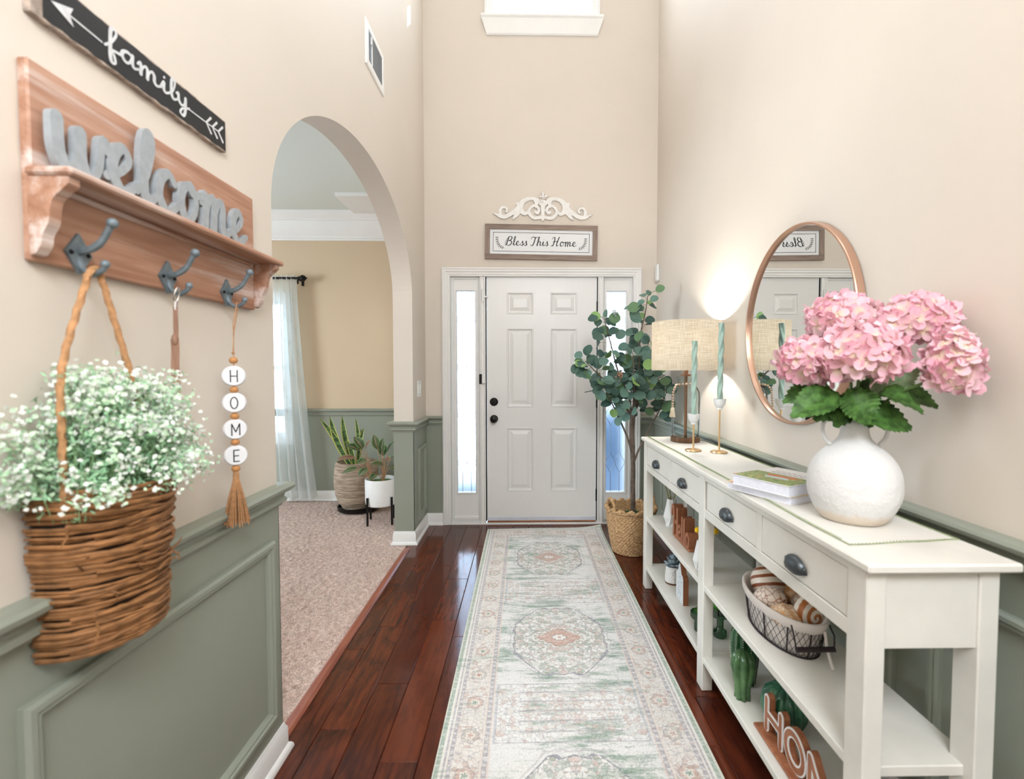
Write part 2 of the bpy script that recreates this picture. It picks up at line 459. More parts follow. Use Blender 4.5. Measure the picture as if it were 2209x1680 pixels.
struct('trim_5', MB().sweep([(-0.845, A0 - 0.0), (-0.845, A1 - 0.11)], [(-0.02, 0.0), (-0.02, 0.008), (-0.012, 0.012), (0.012, 0.012), (0.022, 0.004), (0.022, 0.0)]), wood('transition_wood', '#7c3c28', '#ab664c', 'Y', rough=0.3))

# dining room beyond the arch
struct('wall_dining_front', wall_grid([-5.0, -3.5, -2.33, XD], [-0.02, 0.62, 1.98, 2.8], [(-3.5, -2.33, 0.62, 1.98)], on_front(0, 0, 4.80), 0.14), M['dining_wall'])
wdf = bpy.data.objects['wall_dining_front']
wains('wainscot_panel', MB().box(-2.33, XD, 4.797, 4.80, 0, 0.85), wdf); wains('wainscot_panel', MB().box(-5.0, -3.5, 4.797, 4.80, 0, 0.85), wdf); wains('wainscot_panel', MB().box(-3.5, -2.33, 4.797, 4.80, 0, 0.61), wdf)
struct('wall_dining_side', MB().box(XD, XL - 0.005, YF + 0.15, 4.95, -0.02, 2.85), M['dining_wall'])
struct('wall_dining_left', wall_grid([-0.5, 1.3, 3.0, 4.95], [-0.02, 0.7, 2.2, 2.85], [(1.3, 3.0, 0.7, 2.2)], lambda u, v, w: (-5.0 + w, u, v), 0.1), M['dining_wall'])
struct('wall_dining_back', MB().box(-5.1, XD, -0.5, -0.4, -0.02, 2.85), M['dining_wall'])
m, b_ = begin('dining_ceiling_paint'); setp(b_, mixc(noise(objco(), 70, 2), (0.70, 0.74, 0.70), (0.74, 0.78, 0.74)), 0.85, normal=bump(noise(objco(), 60, 3), 0.15, 0.003)); M['dceil'] = m
struct('ceiling_dining', MB().box(-5.1, XD, -0.5, 4.95, 2.78, 2.86), M['dceil'])
crown = [(0, 2.535), (0.012, 2.535), (0.014, 2.552), (0.024, 2.556), (0.026, 2.572), (0.05, 2.60), (0.09, 2.665), (0.10, 2.70), (0.112, 2.704), (0.114, 2.715), (0.14, 2.735), (0.16, 2.762), (0.162, 2.78), (0, 2.78)]
struct('trim_6', MB().sweep(p_din, crown), M['white'], smooth=True, angle=0.3, weld=True)
# carpet: low pile as real relief
m, b_ = begin('carpet_pile'); v = objco()
n1 = noise(v, 160, 3); n2 = noise(v, 6, 4); n3 = noise(v, 40, 3)
cc = mixc(smooth(n1 * 0.55 + n3 * 0.45, 0.36, 0.64), (0.41, 0.275, 0.22), (0.78, 0.58, 0.49)); cc = mixc(smooth(n2, 0.35, 0.7) * 0.3, cc, (0.46, 0.31, 0.265))
setp(b_, cc, 0.95, spec=0.1, sheen=0.3, normal=bump(n1, 0.8, 0.006)); M['carpet'] = m
nx, ny = 260, 330; cx0, cx1, cy0, cy1 = -3.6, -0.862, 1.3, 4.80
struct('floor_dining', MB().box(-5.0, cx1, -0.4, 4.80, -0.06, -0.012), M['carpet'])
rows = []
for j in range(ny + 1):
    yy = cy0 + (cy1 - cy0) * j / ny
    rows.append([(cx0 + (cx1 - cx0) * i / nx, yy, -0.006 + random.random() ** 2 * 0.013) for i in range(nx + 1)])
obj('carpet', MB().grid(rows), M['carpet'], None, True, 'pinkish beige cut pile carpet covering the dining room floor', 'carpet', kind='stuff', angle=3.0)

# ------------------------------------------------------------------ outside: porch, street side ground, added sun blocks and shade-tinted pieces
struct('ground', MB().box(-12, 12, 4.2, 40, -0.4, -0.14), plain('pale_concrete', (0.62, 0.63, 0.62), 0.9))
struct('porch_floor', MB().box(-1.2, 0.42, YF + 0.17, 6.1, -0.14, -0.06), plain('porch_blue_shade', (0.05, 0.075, 0.11), 0.7))  # dark blue albedo paints in the skylit shade under the porch roof
struct('exterior_sun_block_side', MB().box(0.985, 1.30, YF + 0.17, 4.81, -0.14, 5.4), M['white'])  # unseen block added to cut the side of the sun patch
struct('exterior_sun_block_top', MB().box(-1.2, 0.95, YF + 0.17, 4.50, 4.73, 4.90), M['white'])  # unseen lip added to cut the top of the sun patch
struct('exterior_sun_block_low', MB().box(1.7, 1.9, YF + 0.17, 7.2, -0.14, 2.9), M['white'])  # unseen block added to keep the sun out of the sidelights
struct('exterior_tinted_slab', MB().box(0.42, 3.2, YF + 0.17, 7.4, -0.14, -0.05), plain('slab_blue_shade', (0.055, 0.085, 0.13), 0.8, var=0.15))  # added slab, blue shade painted into its colour for the right sidelight
struct('exterior_tinted_block', MB().box(0.75, 3.2, 7.4, 7.6, -0.14, 0.80, 0.02), plain('block_blue_shade', (0.13, 0.19, 0.27), 0.8, var=0.2))  # added block, its blue paints shade into the lower right sidelight
struct('porch_roof', MB().box(-1.6, 2.2, YF + 0.17, 6.2, 2.75, 2.95), M['white'])

# ------------------------------------------------------------------ upper window
def pane_mat(name, tint, rough_mix):
    m, b_ = begin(name); out = NT.nodes['Material Output']
    tr = NT.nodes.new('ShaderNodeBsdfTransparent'); tr.inputs[0].default_value = col(tint)
    tl = NT.nodes.new('ShaderNodeBsdfTranslucent'); tl.inputs[0].default_value = col(tint)
    gl = NT.nodes.new('ShaderNodeBsdfGlossy'); gl.inputs['Roughness'].default_value = 0.08
    lw = NT.nodes.new('ShaderNodeLayerWeight'); lw.inputs[0].default_value = 0.5
    fz = mth('POWER', S(lw.outputs['Facing']), 4.0) * 0.7 + 0.04
    a = NT.nodes.new('ShaderNodeMixShader'); a.inputs[0].default_value = rough_mix
    NT.links.new(tr.outputs[0], a.inputs[1]); NT.links.new(tl.outputs[0], a.inputs[2])
    c = NT.nodes.new('ShaderNodeMixShader'); NT.links.new(fz.k, c.inputs[0]); NT.links.new(a.outputs[0], c.inputs[1]); NT.links.new(gl.outputs[0], c.inputs[2])
    NT.links.new(c.outputs[0], out.inputs[0]); return m
M['pane'] = pane_mat('window_glass', (0.95, 0.97, 0.98), 0.0)
m, b_ = begin('etched_sidelight_glass')
rf = NT.nodes.new('ShaderNodeBsdfRefraction'); rf.inputs['Color'].default_value = (0.95, 0.97, 1, 1); rf.inputs['Roughness'].default_value = 0.45; rf.inputs['IOR'].default_value = 1.22
tp_ = NT.nodes.new('ShaderNodeBsdfTransparent'); ms = NT.nodes.new('ShaderNodeMixShader'); ms.inputs[0].default_value = 0.15
NT.links.new(rf.outputs[0], ms.inputs[1]); NT.links.new(tp_.outputs[0], ms.inputs[2]); NT.links.new(ms.outputs[0], NT.nodes['Material Output'].inputs[0]); M['frost'] = m
w1 = thing('window_1', (0.14, YF, WZ0), None, None); w1['kind'] = 'structure'
fm = on_front(0, 0, YF)
obj('window_frame', MB().frame(WX0, WX1, WZ0, WZ1, [(0, -0.13), (0, -0.03), (0.045, -0.03), (0.045, -0.05), (0.05, -0.13)], fm), M['white'], w1)
obj('window_casing', MB().frame(WX0 - 0.055, WX1 + 0.055, WZ0 - 0.02, WZ1 + 0.055, [(0, 0), (0, 0.016), (0.02, 0.018), (0.03, 0.012), (0.06, 0.012), (0.062, -0.04)], fm), M['white'], w1)
obj('pane', MB().box(WX0 + 0.04, WX1 - 0.04, YF + 0.085, YF + 0.089, WZ0 + 0.04, WZ1 - 0.04), M['pane'], w1)
for xm in (-0.155, 0.44): obj('muntin', MB().box(xm - 0.009, xm + 0.009, YF + 0.07, YF + 0.10, WZ0 + 0.04, WZ1 - 0.04, 0.003), M['white'], w1)
for zm in (4.95,): obj('muntin', MB().box(WX0 + 0.04, WX1 - 0.04, YF + 0.072, YF + 0.098, zm - 0.009, zm + 0.009, 0.003), M['white'], w1)
sill = [(-0.03, 4.105), (0.055, 4.105), (0.062, 4.098), (0.062, 4.085), (0.05, 4.075), (0.048, 4.06), (0.022, 3.975), (0.014, 3.965), (0.0, 3.965)]
sp = [[(-0.345, YF - o, z) if z > 4.07 else (-0.33 + (4.07 - z) * 0.25, YF - o, z) for o, z in sill], [(0.63, YF - o, z) if z > 4.07 else (0.615 - (4.07 - z) * 0.25, YF - o, z) for o, z in sill]]
mb = MB().grid(sp); mb.cap(sp[0]); mb.cap(sp[1][::-1]); obj('window_sill', mb, M['white'], w1, weld=True)

# ------------------------------------------------------------------ entry door unit
casing = [(0, 0.0), (0, 0.018), (0.010, 0.024), (0.018, 0.018), (0.030, 0.020), (0.040, 0.013), (0.052, 0.015), (0.060, 0.010), (0.068, 0.012), (0.070, -0.05)]
mb = MB(); x0, x1, zt = -0.678, 0.960, 2.118
rows = [[fm(x0 + o, 0.0, h), fm(x0 + o, zt - o, h), fm(x1 - o, zt - o, h), fm(x1 - o, 0.0, h)] for o, h in casing]
mb.grid(rows); struct('trim_7', mb, M['white'])
d1 = thing('door_1', (0.14, YF + 0.03, 0.0), None, None); d1['kind'] = 'structure'
m, b_ = begin('embossed_white_door'); v = objco()
gr = noise(scl(v, (1, 1, 0.07)), 90, 5, 0.6, 1.0)
setp(b_, mixc(gr, (0.80, 0.79, 0.775), (0.84, 0.83, 0.815)), 0.32, normal=bump(gr, 0.22, 0.0008)); M['door'] = m
YD = 4.045
dm = on_front(0, 0, YD)
cols = ((-0.148, 0.072), (0.212, 0.435)); rws = ((1.745, 1.925), (0.975, 1.63), (0.27, 0.805))
holes = [(a, c, d, e) for a, c in cols for d, e in rws]
us = sorted({-0.314, 0.597, *[k for c in cols for k in c]}); vz = sorted({0.025, 2.052, *[k for c in rws for k in c]})
obj('door_slab', wall_grid(us, vz, holes, dm, 0.04), M['door'], d1)
for a, c, d, e in holes:
    obj('panel', MB().frame(a, c, d, e, [(0, 0), (0.004, 0.004), (0.010, 0.003), (0.016, -0.009), (0.024, -0.010), (0.026, -0.010), (0.052, -0.001), (0.056, 0.0)], dm, fill=True), M['door'], d1, weld=True)
def knob(zc, big):
    mb = MB(); y0 = YD
    pr = [(0.0, 0), (0.034, 0), (0.034, 0.006), (0.026, 0.012), (0.014, 0.014)] + ([(0.012, 0.034), (0.022, 0.040), (0.029, 0.052), (0.026, 0.064), (0.014, 0.070), (0, 0.071)] if big else [(0.024, 0.016), (0.022, 0.024), (0, 0.025)])
    rows = [[(-0.256 + r_ * cos(2 * pi * k / 20), y0 - h, zc + r_ * sin(2 * pi * k / 20)) for k in range(20)] for r_, h in pr]
    return mb.grid(rows, closed_u=True)
obj('knob', knob(0.877, True), M['dark'], d1, True); obj('deadbolt', knob(1.020, False), M['dark'], d1, True)
obj('edge_latch', MB().box(-0.322, -0.316, YD - 0.012, YD, 0.85, 0.905, 0.002), M['dark'], d1)
for zc in (1.80, 1.02, 0.235): obj('hinge', MB().box(0.598, 0.612, YD - 0.012, YD + 0.004, zc - 0.05, zc + 0.05, 0.003).box(0.594, 0.6, YD - 0.006, YD, zc - 0.05, zc + 0.05), M['dark'], d1)
obj('door_sweep', MB().box(-0.31, 0.595, YD - 0.006, YD, 0.022, 0.055, 0.002), plain('sweep_grey', (0.66, 0.70, 0.78), 0.4), d1)
obj('weatherstrip', MB().box(-0.324, -0.315, YD - 0.002, YD + 0.01, 0.02, 2.06).box(0.598, 0.605, YD - 0.002, YD + 0.01, 0.02, 2.06).box(-0.324, 0.605, YD - 0.002, YD + 0.01, 2.053, 2.06), M['dark'], d1)
dg = thing('door_guard', (-0.345, YD - 0.02, 1.17), 'small white and black flip door guard on the post left of the door', 'lock')
obj('guard_plate', MB().box(-0.374, -0.352, YF - 0.012, YF + 0.0, 1.170, 1.250, 0.002), M['dark'], dg)
obj('guard_arm', MB().box(-0.352, -0.331, YF - 0.020, YF - 0.002, 1.172, 1.250, 0.003).box(-0.331, -0.320, YF - 0.016, YF - 0.004, 1.176, 1.19, 0.002), M['ceramic'], dg)
sn = thing('door_sensor', (-0.34, YF, 1.86), 'white stick-on contact sensor at the top of the door post', 'sensor')
obj('sensor_body', MB().box(-0.350, -0.334, YF - 0.014, YF - 0.001, 1.84, 1.95, 0.003), M['ceramic'], sn)
obj('sensor_magnet', MB().box(-0.352, -0.300, YF - 0.012, YF - 0.001, 1.876, 1.888, 0.002), M['ceramic'], sn)
# posts between door and sidelights, head, threshold
for a, c in ((-0.368, -0.324), (0.605, 0.648)):
    struct('trim_8', MB().frame(a, c, 0.0, 2.06, [(0, -0.05), (0, 0.0), (0.008, 0.002), (0.013, -0.006), (0.02, -0.006)], fm, fill=True), M['white'])
struct('trim_9', MB().box(-0.61, 0.895, YF + 0.0, YF + 0.10, 2.048, 2.066), M['white'])
struct('trim_10', MB().box(-0.61, 0.895, YF - 0.012, YF + 0.12, -0.01, 0.010, 0.002).box(-0.31, 0.6, YF + 0.01, YF + 0.06, 0.010, 0.022, 0.003), M['white'])
struct('trim_11', MB().box(-0.312, 0.597, YF + 0.006, YF + 0.05, 0.012, 0.024, 0.003), wood('threshold_oak', '#6a3a1c', '#a86a3a', 'X', rough=0.3))
M['came'] = plain('leaded_came', '#8b95a3', 0.3, 0.5)
for k, (a, c, g0, g1) in enumerate(((-0.608, -0.366, -0.561, -0.409), (0.646, 0.893, 0.679, 0.840))):
    s_ = thing('window_%d' % (k + 2), ((a + c) / 2, YF + 0.05, 0.0), None, None); s_['kind'] = 'structure'
    sm = on_front(0, 0, YF + 0.03)
    obj('window_frame', wall_grid([a, g0, g1, c], [0.01, 0.258, 1.934, 2.05], [(g0, g1, 0.258, 1.934)], sm, 0.045), M['white'], s_)
    obj('frame_molding', MB().frame(g0 - 0.012, g1 + 0.012, 0.246, 1.946, [(0, 0), (0.002, 0.007), (0.008, 0.008), (0.013, 0.002), (0.013, -0.012)], sm), M['white'], s_)
    obj('panel_molding', MB().frame(a + 0.012, c - 0.012, 0.02, 2.04, [(0, 0), (0.002, 0.010), (0.010, 0.010), (0.014, 0.0)], sm), M['white'], s_)
    obj('kick_molding', MB().box(a + 0.012, c - 0.012, YF + 0.012, YF + 0.03, 0.03, 0.062, 0.006), M['white'], s_)
    obj('pane', MB().box(g0, g1, YF + 0.052, YF + 0.056, 0.258, 1.934), M['frost'], s_)
    cm = on_front((g0 + g1) / 2, 0, YF + 0.052); hw = (g1 - g0) / 2
    for sx in (-1, 1):                           # leaded lattice: two wavering cames that meet and part
        q = hw * 0.47
        pts = []
        for j, z in enumerate((0.26, 0.40, 0.47, 0.55, 0.63, 0.78, 0.86, 0.94, 1.10, 1.18, 1.26, 1.42, 1.50, 1.58, 1.74, 1.82, 1.93)):
            pts.append((sx * q, z))
        obj('lead_came', MB().ribbon([(sx * q, 0.26), (sx * q, 0.42)], 0.004, cm, 0, 0.003, True), M['came'], s_)
        z = 0.42
        while z < 1.9:
            for d in (-1, 1):
                tip = 0.0 if d == -sx else sx * hw
                p = spline([(sx * q, z), (sx * q + (tip - sx * q) * 0.45, z + 0.035), (tip, z + 0.085), (sx * q + (tip - sx * q) * 0.45, z + 0.135), (sx * q, z + 0.17)], 5)
                obj('lead_came', MB().ribbon(p, 0.0035, cm, 0, 0.003, True), M['came'], s_)
            obj('lead_came', MB().ribbon([(sx * q, z + 0.17), (sx * q, z + 0.40)], 0.0035, cm, 0, 0.003, True), M['came'], s_)
            z += 0.40

# ------------------------------------------------------------------ small wall fittings
vt = thing('air_vent', (XL, 2.72, 2.96), 'white rectangular return air vent with dark louvres high above the arch', 'vent')
vm = on_left(2.72, 2.965, XL)
obj('vent_frame', MB().frame(-0.158, 0.158, -0.115, 0.115, [(0, 0), (0, 0.004), (0.006, 0.009), (0.034, 0.010), (0.037, 0.006), (0.038, 0.001)], vm), M['white'], vt)
obj('vent_back', MB().box(XL, XL + 0.001, 2.60, 2.84, 2.885, 3.045), plain('vent_dark', '#6d7680', 0.7), vt)
obj('vent_divider', MB().box(XL + 0.001, XL + 0.010, 2.655, 2.662, 2.888, 3.042), M['white'], vt)
obj('damper_lever', MB().box(XL + 0.008, XL + 0.018, 2.632, 2.637, 2.985, 3.02, 0.001), M['white'], vt)
for i in range(17):
    z = 2.893 + i * 0.009
    q = [(XL + 0.0025, 2.664, z - 0.002), (XL + 0.0025, 2.84, z - 0.002), (XL + 0.008, 2.84, z + 0.0045), (XL + 0.008, 2.664, z + 0.0045)]
    mb = MB(); mb.grid([q[:2], q[:1:-1]]); mb.grid([[(p[0], p[1], p[2] - 0.0012) for p in q[:2]], [(p[0], p[1], p[2] - 0.0012) for p in q[:1:-1]]])
    obj('slat', mb, plain('vent_slat', '#8d949a', 0.5) if i == 0 else bpy.data.materials['vent_slat'], vt)
for i in range(4):
    obj('slat', MB().box(XL + 0.002, XL + 0.008, 2.602 + i * 0.013, 2.604 + i * 0.013, 2.89, 3.04), bpy.data.materials['vent_slat'], vt)
sw = thing('light_switch', (XL, 3.755, 1.14), 'white two-gang light switch plate beside the front door', 'switch')
obj('switch_plate', MB().box(XL, XL + 0.006, 3.695, 3.815, 1.078, 1.202, 0.002), M['ceramic'], sw)
for yc in (3.728, 3.782):
    obj('rocker', MB().box(XL + 0.004, XL + 0.010, yc - 0.017, yc + 0.017, 1.105, 1.175, 0.002), M['white'], sw)
dc = thing('door_chime', (XR, 3.96, 2.07), 'small white door chime box on the wall near the right corner', 'chime')
obj('chime_box', MB().box(XR - 0.022, XR, 3.925, 3.992, 2.0, 2.135, 0.006), M['ceramic'], dc)
obj('chime_grille', MB().box(XR - 0.024, XR - 0.02, 3.935, 3.982, 2.01, 2.03, 0.001), M['white'], dc)
obj('motion_sensor', MB().prism([(0, 0), (0.05, 0.02), (0.055, 0.12), (0, 0.14), (-0.01, 0.05)], lambda u, v, w: (XL + 0.004 + u * 0.7 + w * 0.3, YF - 0.055 + w, 4.27 + v), 0, 0.05), M['ceramic'], None, False, 'white motion sensor high in the corner left of the upper window', 'sensor')

# ------------------------------------------------------------------ handwriting: strokes in units of the x-height
LET = {
 'a': (0.95, [[(0.66, 0.86), (0.42, 1.0), (0.17, 0.75), (0.12, 0.32), (0.28, 0.02), (0.5, 0.2), (0.66, 0.9)], [(0.67, 1.0), (0.65, 0.35), (0.74, 0.03), (0.97, 0.22)]]),
 'c': (0.78, [[(0.66, 0.80), (0.46, 1.0), (0.2, 0.76), (0.13, 0.34), (0.34, 0.02), (0.58, 0.06), (0.8, 0.28)]]),
 'e': (0.80, [[(0.0, 0.2), (0.34, 0.42), (0.58, 0.76), (0.42, 1.0), (0.2, 0.78), (0.14, 0.36), (0.34, 0.03), (0.58, 0.06), (0.82, 0.28)]]),
 'f': (0.72, [[(0.0, 0.15), (0.3, 0.75), (0.56, 1.7), (0.46, 2.05), (0.3, 1.8), (0.26, 0.8), (0.24, -0.5), (0.32, -0.95), (0.48, -0.75), (0.42, -0.2), (0.3, 0.08), (0.74, 0.28)]]),
 'h': (0.98, [[(0.0, 0.2), (0.3, 0.95), (0.46, 1.75), (0.36, 2.0), (0.25, 1.7), (0.19, 0.6), (0.17, 0.0)], [(0.17, 0.05), (0.28, 0.65), (0.52, 1.0), (0.66, 0.78), (0.66, 0.28), (0.78, 0.03), (1.0, 0.25)]]),
 'i': (0.50, [[(0.0, 0.25), (0.22, 0.98), (0.2, 0.3), (0.32, 0.03), (0.52, 0.25)], [(0.25, 1.42), (0.26, 1.45)]]),
 'l': (0.55, [[(0.0, 0.2), (0.3, 0.8), (0.46, 1.7), (0.37, 2.02), (0.25, 1.75), (0.2, 0.9), (0.23, 0.28), (0.36, 0.02), (0.57, 0.25)]]),
 'm': (1.32, [[(0.0, 0.7), (0.12, 1.0), (0.18, 0.7), (0.16, 0.0)], [(0.16, 0.05), (0.26, 0.65), (0.44, 1.0), (0.56, 0.75), (0.54, 0.0)], [(0.54, 0.05), (0.64, 0.65), (0.82, 1.0), (0.95, 0.76), (0.95, 0.28), (1.08, 0.03), (1.34, 0.25)]]),
 'o': (0.92, [[(0.48, 1.0), (0.22, 0.84), (0.12, 0.42), (0.3, 0.02), (0.56, 0.12), (0.7, 0.52), (0.6, 0.9), (0.46, 0.98), (0.6, 0.8), (0.94, 0.86)]]),
 's': (0.66, [[(0.0, 0.15), (0.3, 0.7), (0.4, 1.05), (0.46, 0.72), (0.56, 0.32), (0.42, 0.02), (0.16, 0.1)], [(0.42, 0.03), (0.68, 0.25)]]),
 'w': (1.12, [[(0.0, 0.98), (0.04, 0.35), (0.24, 0.02), (0.44, 0.32), (0.5, 0.9)], [(0.5, 0.9), (0.52, 0.32), (0.7, 0.02), (0.92, 0.32), (1.0, 0.98), (1.14, 0.82)]]),
 'y': (0.86, [[(0.0, 0.85), (0.12, 1.0), (0.15, 0.35), (0.34, 0.04), (0.54, 0.3), (0.64, 1.0)], [(0.64, 1.0), (0.6, -0.25), (0.46, -0.9), (0.24, -0.8), (0.4, -0.25), (0.88, 0.25)]]),
 'B': (1.25, [[(0.46, 1.9), (0.3, 1.0), (0.14, 0.15), (0.0, 0.1), (-0.06, 0.5), (0.1, 1.2), (0.46, 1.85), (0.85, 1.98), (1.02, 1.7), (0.86, 1.25), (0.5, 1.05)], [(0.5, 1.05), (0.9, 1.0), (1.06, 0.6), (0.82, 0.1), (0.44, 0.0), (0.3, 0.2)]]),
 'T': (1.05, [[(0.0, 1.45), (0.06, 1.85), (0.36, 1.95), (0.8, 1.85), (1.15, 2.0)], [(0.72, 1.86), (0.62, 1.0), (0.44, 0.2), (0.2, -0.02), (-0.04, 0.22)]]),
 'H': (1.45, [[(0.02, 1.5), (0.1, 1.88), (0.4, 1.95), (0.46, 1.5), (0.38, 0.7), (0.2, 0.05), (-0.1, 0.1)], [(1.22, 2.0), (1.02, 1.2), (0.9, 0.4), (0.98, 0.03), (1.25, 0.2)], [(0.2, 0.95), (0.6, 1.05), (1.08, 1.0)]]),
}
def word(s):                                    # strokes with their place along the line, and the word's width
    out = []; x = 0.0
    for ch in s:
        if ch == ' ': x += 0.62; continue
        adv, st = LET[ch]; out.append((ch, [[(x + a, b) for a, b in q] for q in st])); x += adv
    return out, x
def ink(mb, strokes, sx, sz, ox, oz, width, mp, w0, w1, slant=0.0, contrast=0.45, ns=7):
    for q in strokes:
        p = spline([(ox + (a + slant * b) * sx, oz + b * sz) for a, b in q], ns) if len(q) > 2 else [Vector((ox + (a + slant * b) * sx, oz + b * sz)) for a, b in q]
        W = []
        for i in range(len(p)):
            t = p[min(i + 1, len(p) - 1)] - p[max(i - 1, 0)]
            down = -t.y / t.length if t.length > 1e-9 else 0
            W.append(width * (1 + contrast * max(-0.6, down)))
        mb.ribbon(p, W, mp, w0, w1)
    return mb
def lin(*p): return [Vector(q) for q in p]
def arc(cx, cy, rx, ry, a0, a1, n=16): return [Vector((cx + rx * cos(radians(a0 + (a1 - a0) * i / n)), cy + ry * sin(radians(a0 + (a1 - a0) * i / n)))) for i in range(n + 1)]
BLOCK = {'H': (0.62, [lin((0, 0), (0, 1)), lin((0.62, 0), (0.62, 1)), lin((0, 0.5), (0.62, 0.5))]),
         'O': (0.66, [arc(0.33, 0.5, 0.33, 0.5, 90, 450, 24)]),
         'M': (0.74, [lin((0, 0), (0, 1)), lin((0, 1), (0.37, 0.3)), lin((0.37, 0.3), (0.74, 1)), lin((0.74, 1), (0.74, 0))]),
         'E': (0.5, [lin((0, 0), (0, 1)), lin((0, 1), (0.5, 1)), lin((0, 0.5), (0.44, 0.5)), lin((0, 0), (0.5, 0))])}

# ------------------------------------------------------------------ sign over the door, scroll above it
M['barn'] = wood('weathered_grey_wood', '#7b6a60', '#aa988c', 'X', 9, 0.7, '#5a3a30', 0.25)
M['barnv'] = wood('weathered_grey_wood_upright', '#7b6a60', '#aa988c', 'Z', 9, 0.7, '#5a3a30', 0.2)
M['paper'] = plain('white_sign_board', (0.80, 0.81, 0.82), 0.5, var=0.01)
M['ink'] = plain('black_ink', '#0d0d10', 0.5)
sg = thing('framed_sign', (0.135, YF - 0.02, 2.18), 'white framed sign reading Bless This Home above the front door', 'sign')
fs = on_front(0.1355, 2.3215, YF - 0.002, 0.0146)
hw, hh, fw = 0.458, 0.140, 0.040
for nm, x0, x1, z0, z1, mt in (('t', -hw, hw, hh - fw, hh, 'barn'), ('b', -hw, hw, -hh, -hh + fw, 'barn'), ('l', -hw, -hw + fw, -hh + fw + 0.001, hh - fw - 0.001, 'barnv'), ('r', hw - fw, hw, -hh + fw + 0.001, hh - fw - 0.001, 'barnv')):
    obj('frame_board', MB().prism([(x0, z0), (x1, z0), (x1, z1), (x0, z1)], fs, 0, 0.024), M[mt], sg)
obj('sign_panel', MB().prism([(-hw + 0.01, -hh + 0.01), (hw - 0.01, -hh + 0.01), (hw - 0.01, hh - 0.01), (-hw + 0.01, hh - 0.01)], fs, 0.004, 0.012), M['paper'], sg)
obj('border_line', MB().frame(-0.393, 0.393, -0.077, 0.077, [(0, 0.0118), (0, 0.0128), (0.0035, 0.0128), (0.0035, 0.0118)], fs), M['ink'], sg)
ww, wid = word('Bless This Home')
sx = 0.585 / (wid + 0.2); mb = MB()
for ch, st in ww: ink(mb, st, sx, 0.036, -0.292, -0.028, 0.0052, fs, 0.0115, 0.0128, 0.10, 0.55)
obj('lettering', mb, M['ink'], sg)
for s_ in (-1, 1):
    mb = MB()
    stem = spline([(s_ * 0.362, 0.042), (s_ * 0.358, 0.0), (s_ * 0.338, -0.035), (s_ * 0.300, -0.052)], 6)
    mb.ribbon(stem, 0.0022, fs, 0.0115, 0.0126)
    for i in range(2, len(stem) - 1, 2):
        for sd in (-1, 1):
            tdir = (stem[i - 1] - stem[i + 1]).normalized(); nrm = Vector((-tdir.y, tdir.x)) * sd
            mb.ribbon([stem[i], stem[i] + (tdir * 0.6 + nrm) * 0.010], [0.003, 0.005], fs, 0.0115, 0.0126)
    obj('laurel_sprig', mb, M['ink'], sg)

def cpx(x, y): return ((x - 1110) / 7.89 / 261, (y - 600) / -7.89 / 261)
mb = MB(); sc = on_front(0.1475, 2.498, YF - 0.002, 0.008)
half = [
 ([(275, 488), (330, 510), (400, 540), (480, 545), (570, 500), (660, 430), (720, 370)], [12, 30, 62, 72, 74, 72, 90]),
 ([(410, 540), (395, 460), (420, 400), (475, 390), (512, 430), (500, 462)], [60, 55, 42, 36, 36, 44]),
 ([(720, 440), (660, 520), (600, 592)], [90, 72, 10]),
 ([(690, 330), (720, 350)], [70, 70]),
 ([(735, 380), (770, 300), (850, 250), (930, 240), (1010, 262), (1075, 330)], [100, 84, 64, 56, 62, 60]),
 ([(730, 380), (760, 460), (815, 490), (865, 455)], [90, 76, 64, 40]),
 ([(1090, 545), (1020, 560), (950, 555), (890, 500), (880, 440), (910, 390), (970, 355), (1025, 385), (1045, 440), (1020, 480), (990, 462)], [50, 56, 58, 54, 48, 44, 46, 46, 46, 50, 56]),
 ([(985, 280), (1000, 340), (990, 375)], [60, 50, 40])]
for pts, wd in half:
    for s_ in (-1, 1):
        q = [cpx(x, y) for x, y in pts]; q = [(-s_ * a, b) for a, b in q]
        n = 5; p = spline(q, n); W = []
        for i in range(len(p)):
            k = i / n; j = min(int(k), len(wd) - 2); W.append((wd[j] + (wd[j + 1] - wd[j]) * (k - j)) / 7.89 / 261)
        mb.ribbon(p, W, sc, 0.0, 0.016)
q = spline([cpx(1110, 602), cpx(1110, 560), cpx(1110, 480), cpx(1110, 400), cpx(1110, 330), cpx(1110, 290)], 4)
mb.ribbon(q, [w_ / 7.89 / 261 for w_ in ([18] + [45 + i * 2.2 for i in range(len(q) - 1)])], sc, 0.0, 0.016)
me = mesh_of(mb, 'wall_scroll_raw'); tmp = bpy.data.objects.new('wall_scroll_raw', me); COL.objects.link(tmp)
rmod = tmp.modifiers.new('r', 'REMESH'); rmod.mode = 'VOXEL'; rmod.voxel_size = 0.0024
smod = tmp.modifiers.new('s', 'SMOOTH'); smod.factor = 0.5; smod.iterations = 3
dg_ = bpy.context.evaluated_depsgraph_get(); me2 = bpy.data.meshes.new_from_object(tmp.evaluated_get(dg_)); me2.name = 'scroll'
bpy.data.objects.remove(tmp)
me2.polygons.foreach_set('use_smooth', [True] * len(me2.polygons)); me2.materials.clear()
me2.materials.append(plain('distressed_white', (0.82, 0.80, 0.77), 0.5, var=0.05, vscale=30))
ws = thing('wall_scroll', (0.1475, YF, 2.498), 'white carved scroll ornament with a jewelled tip above the sign', 'wall decor')
place('scroll', me2, Matrix.Identity(4), ws)
m, b_ = begin('rhinestone'); setp(b_, (0.85, 0.80, 0.78), 0.08, 0.35, 0.9); M['gem'] = m
mb = MB()
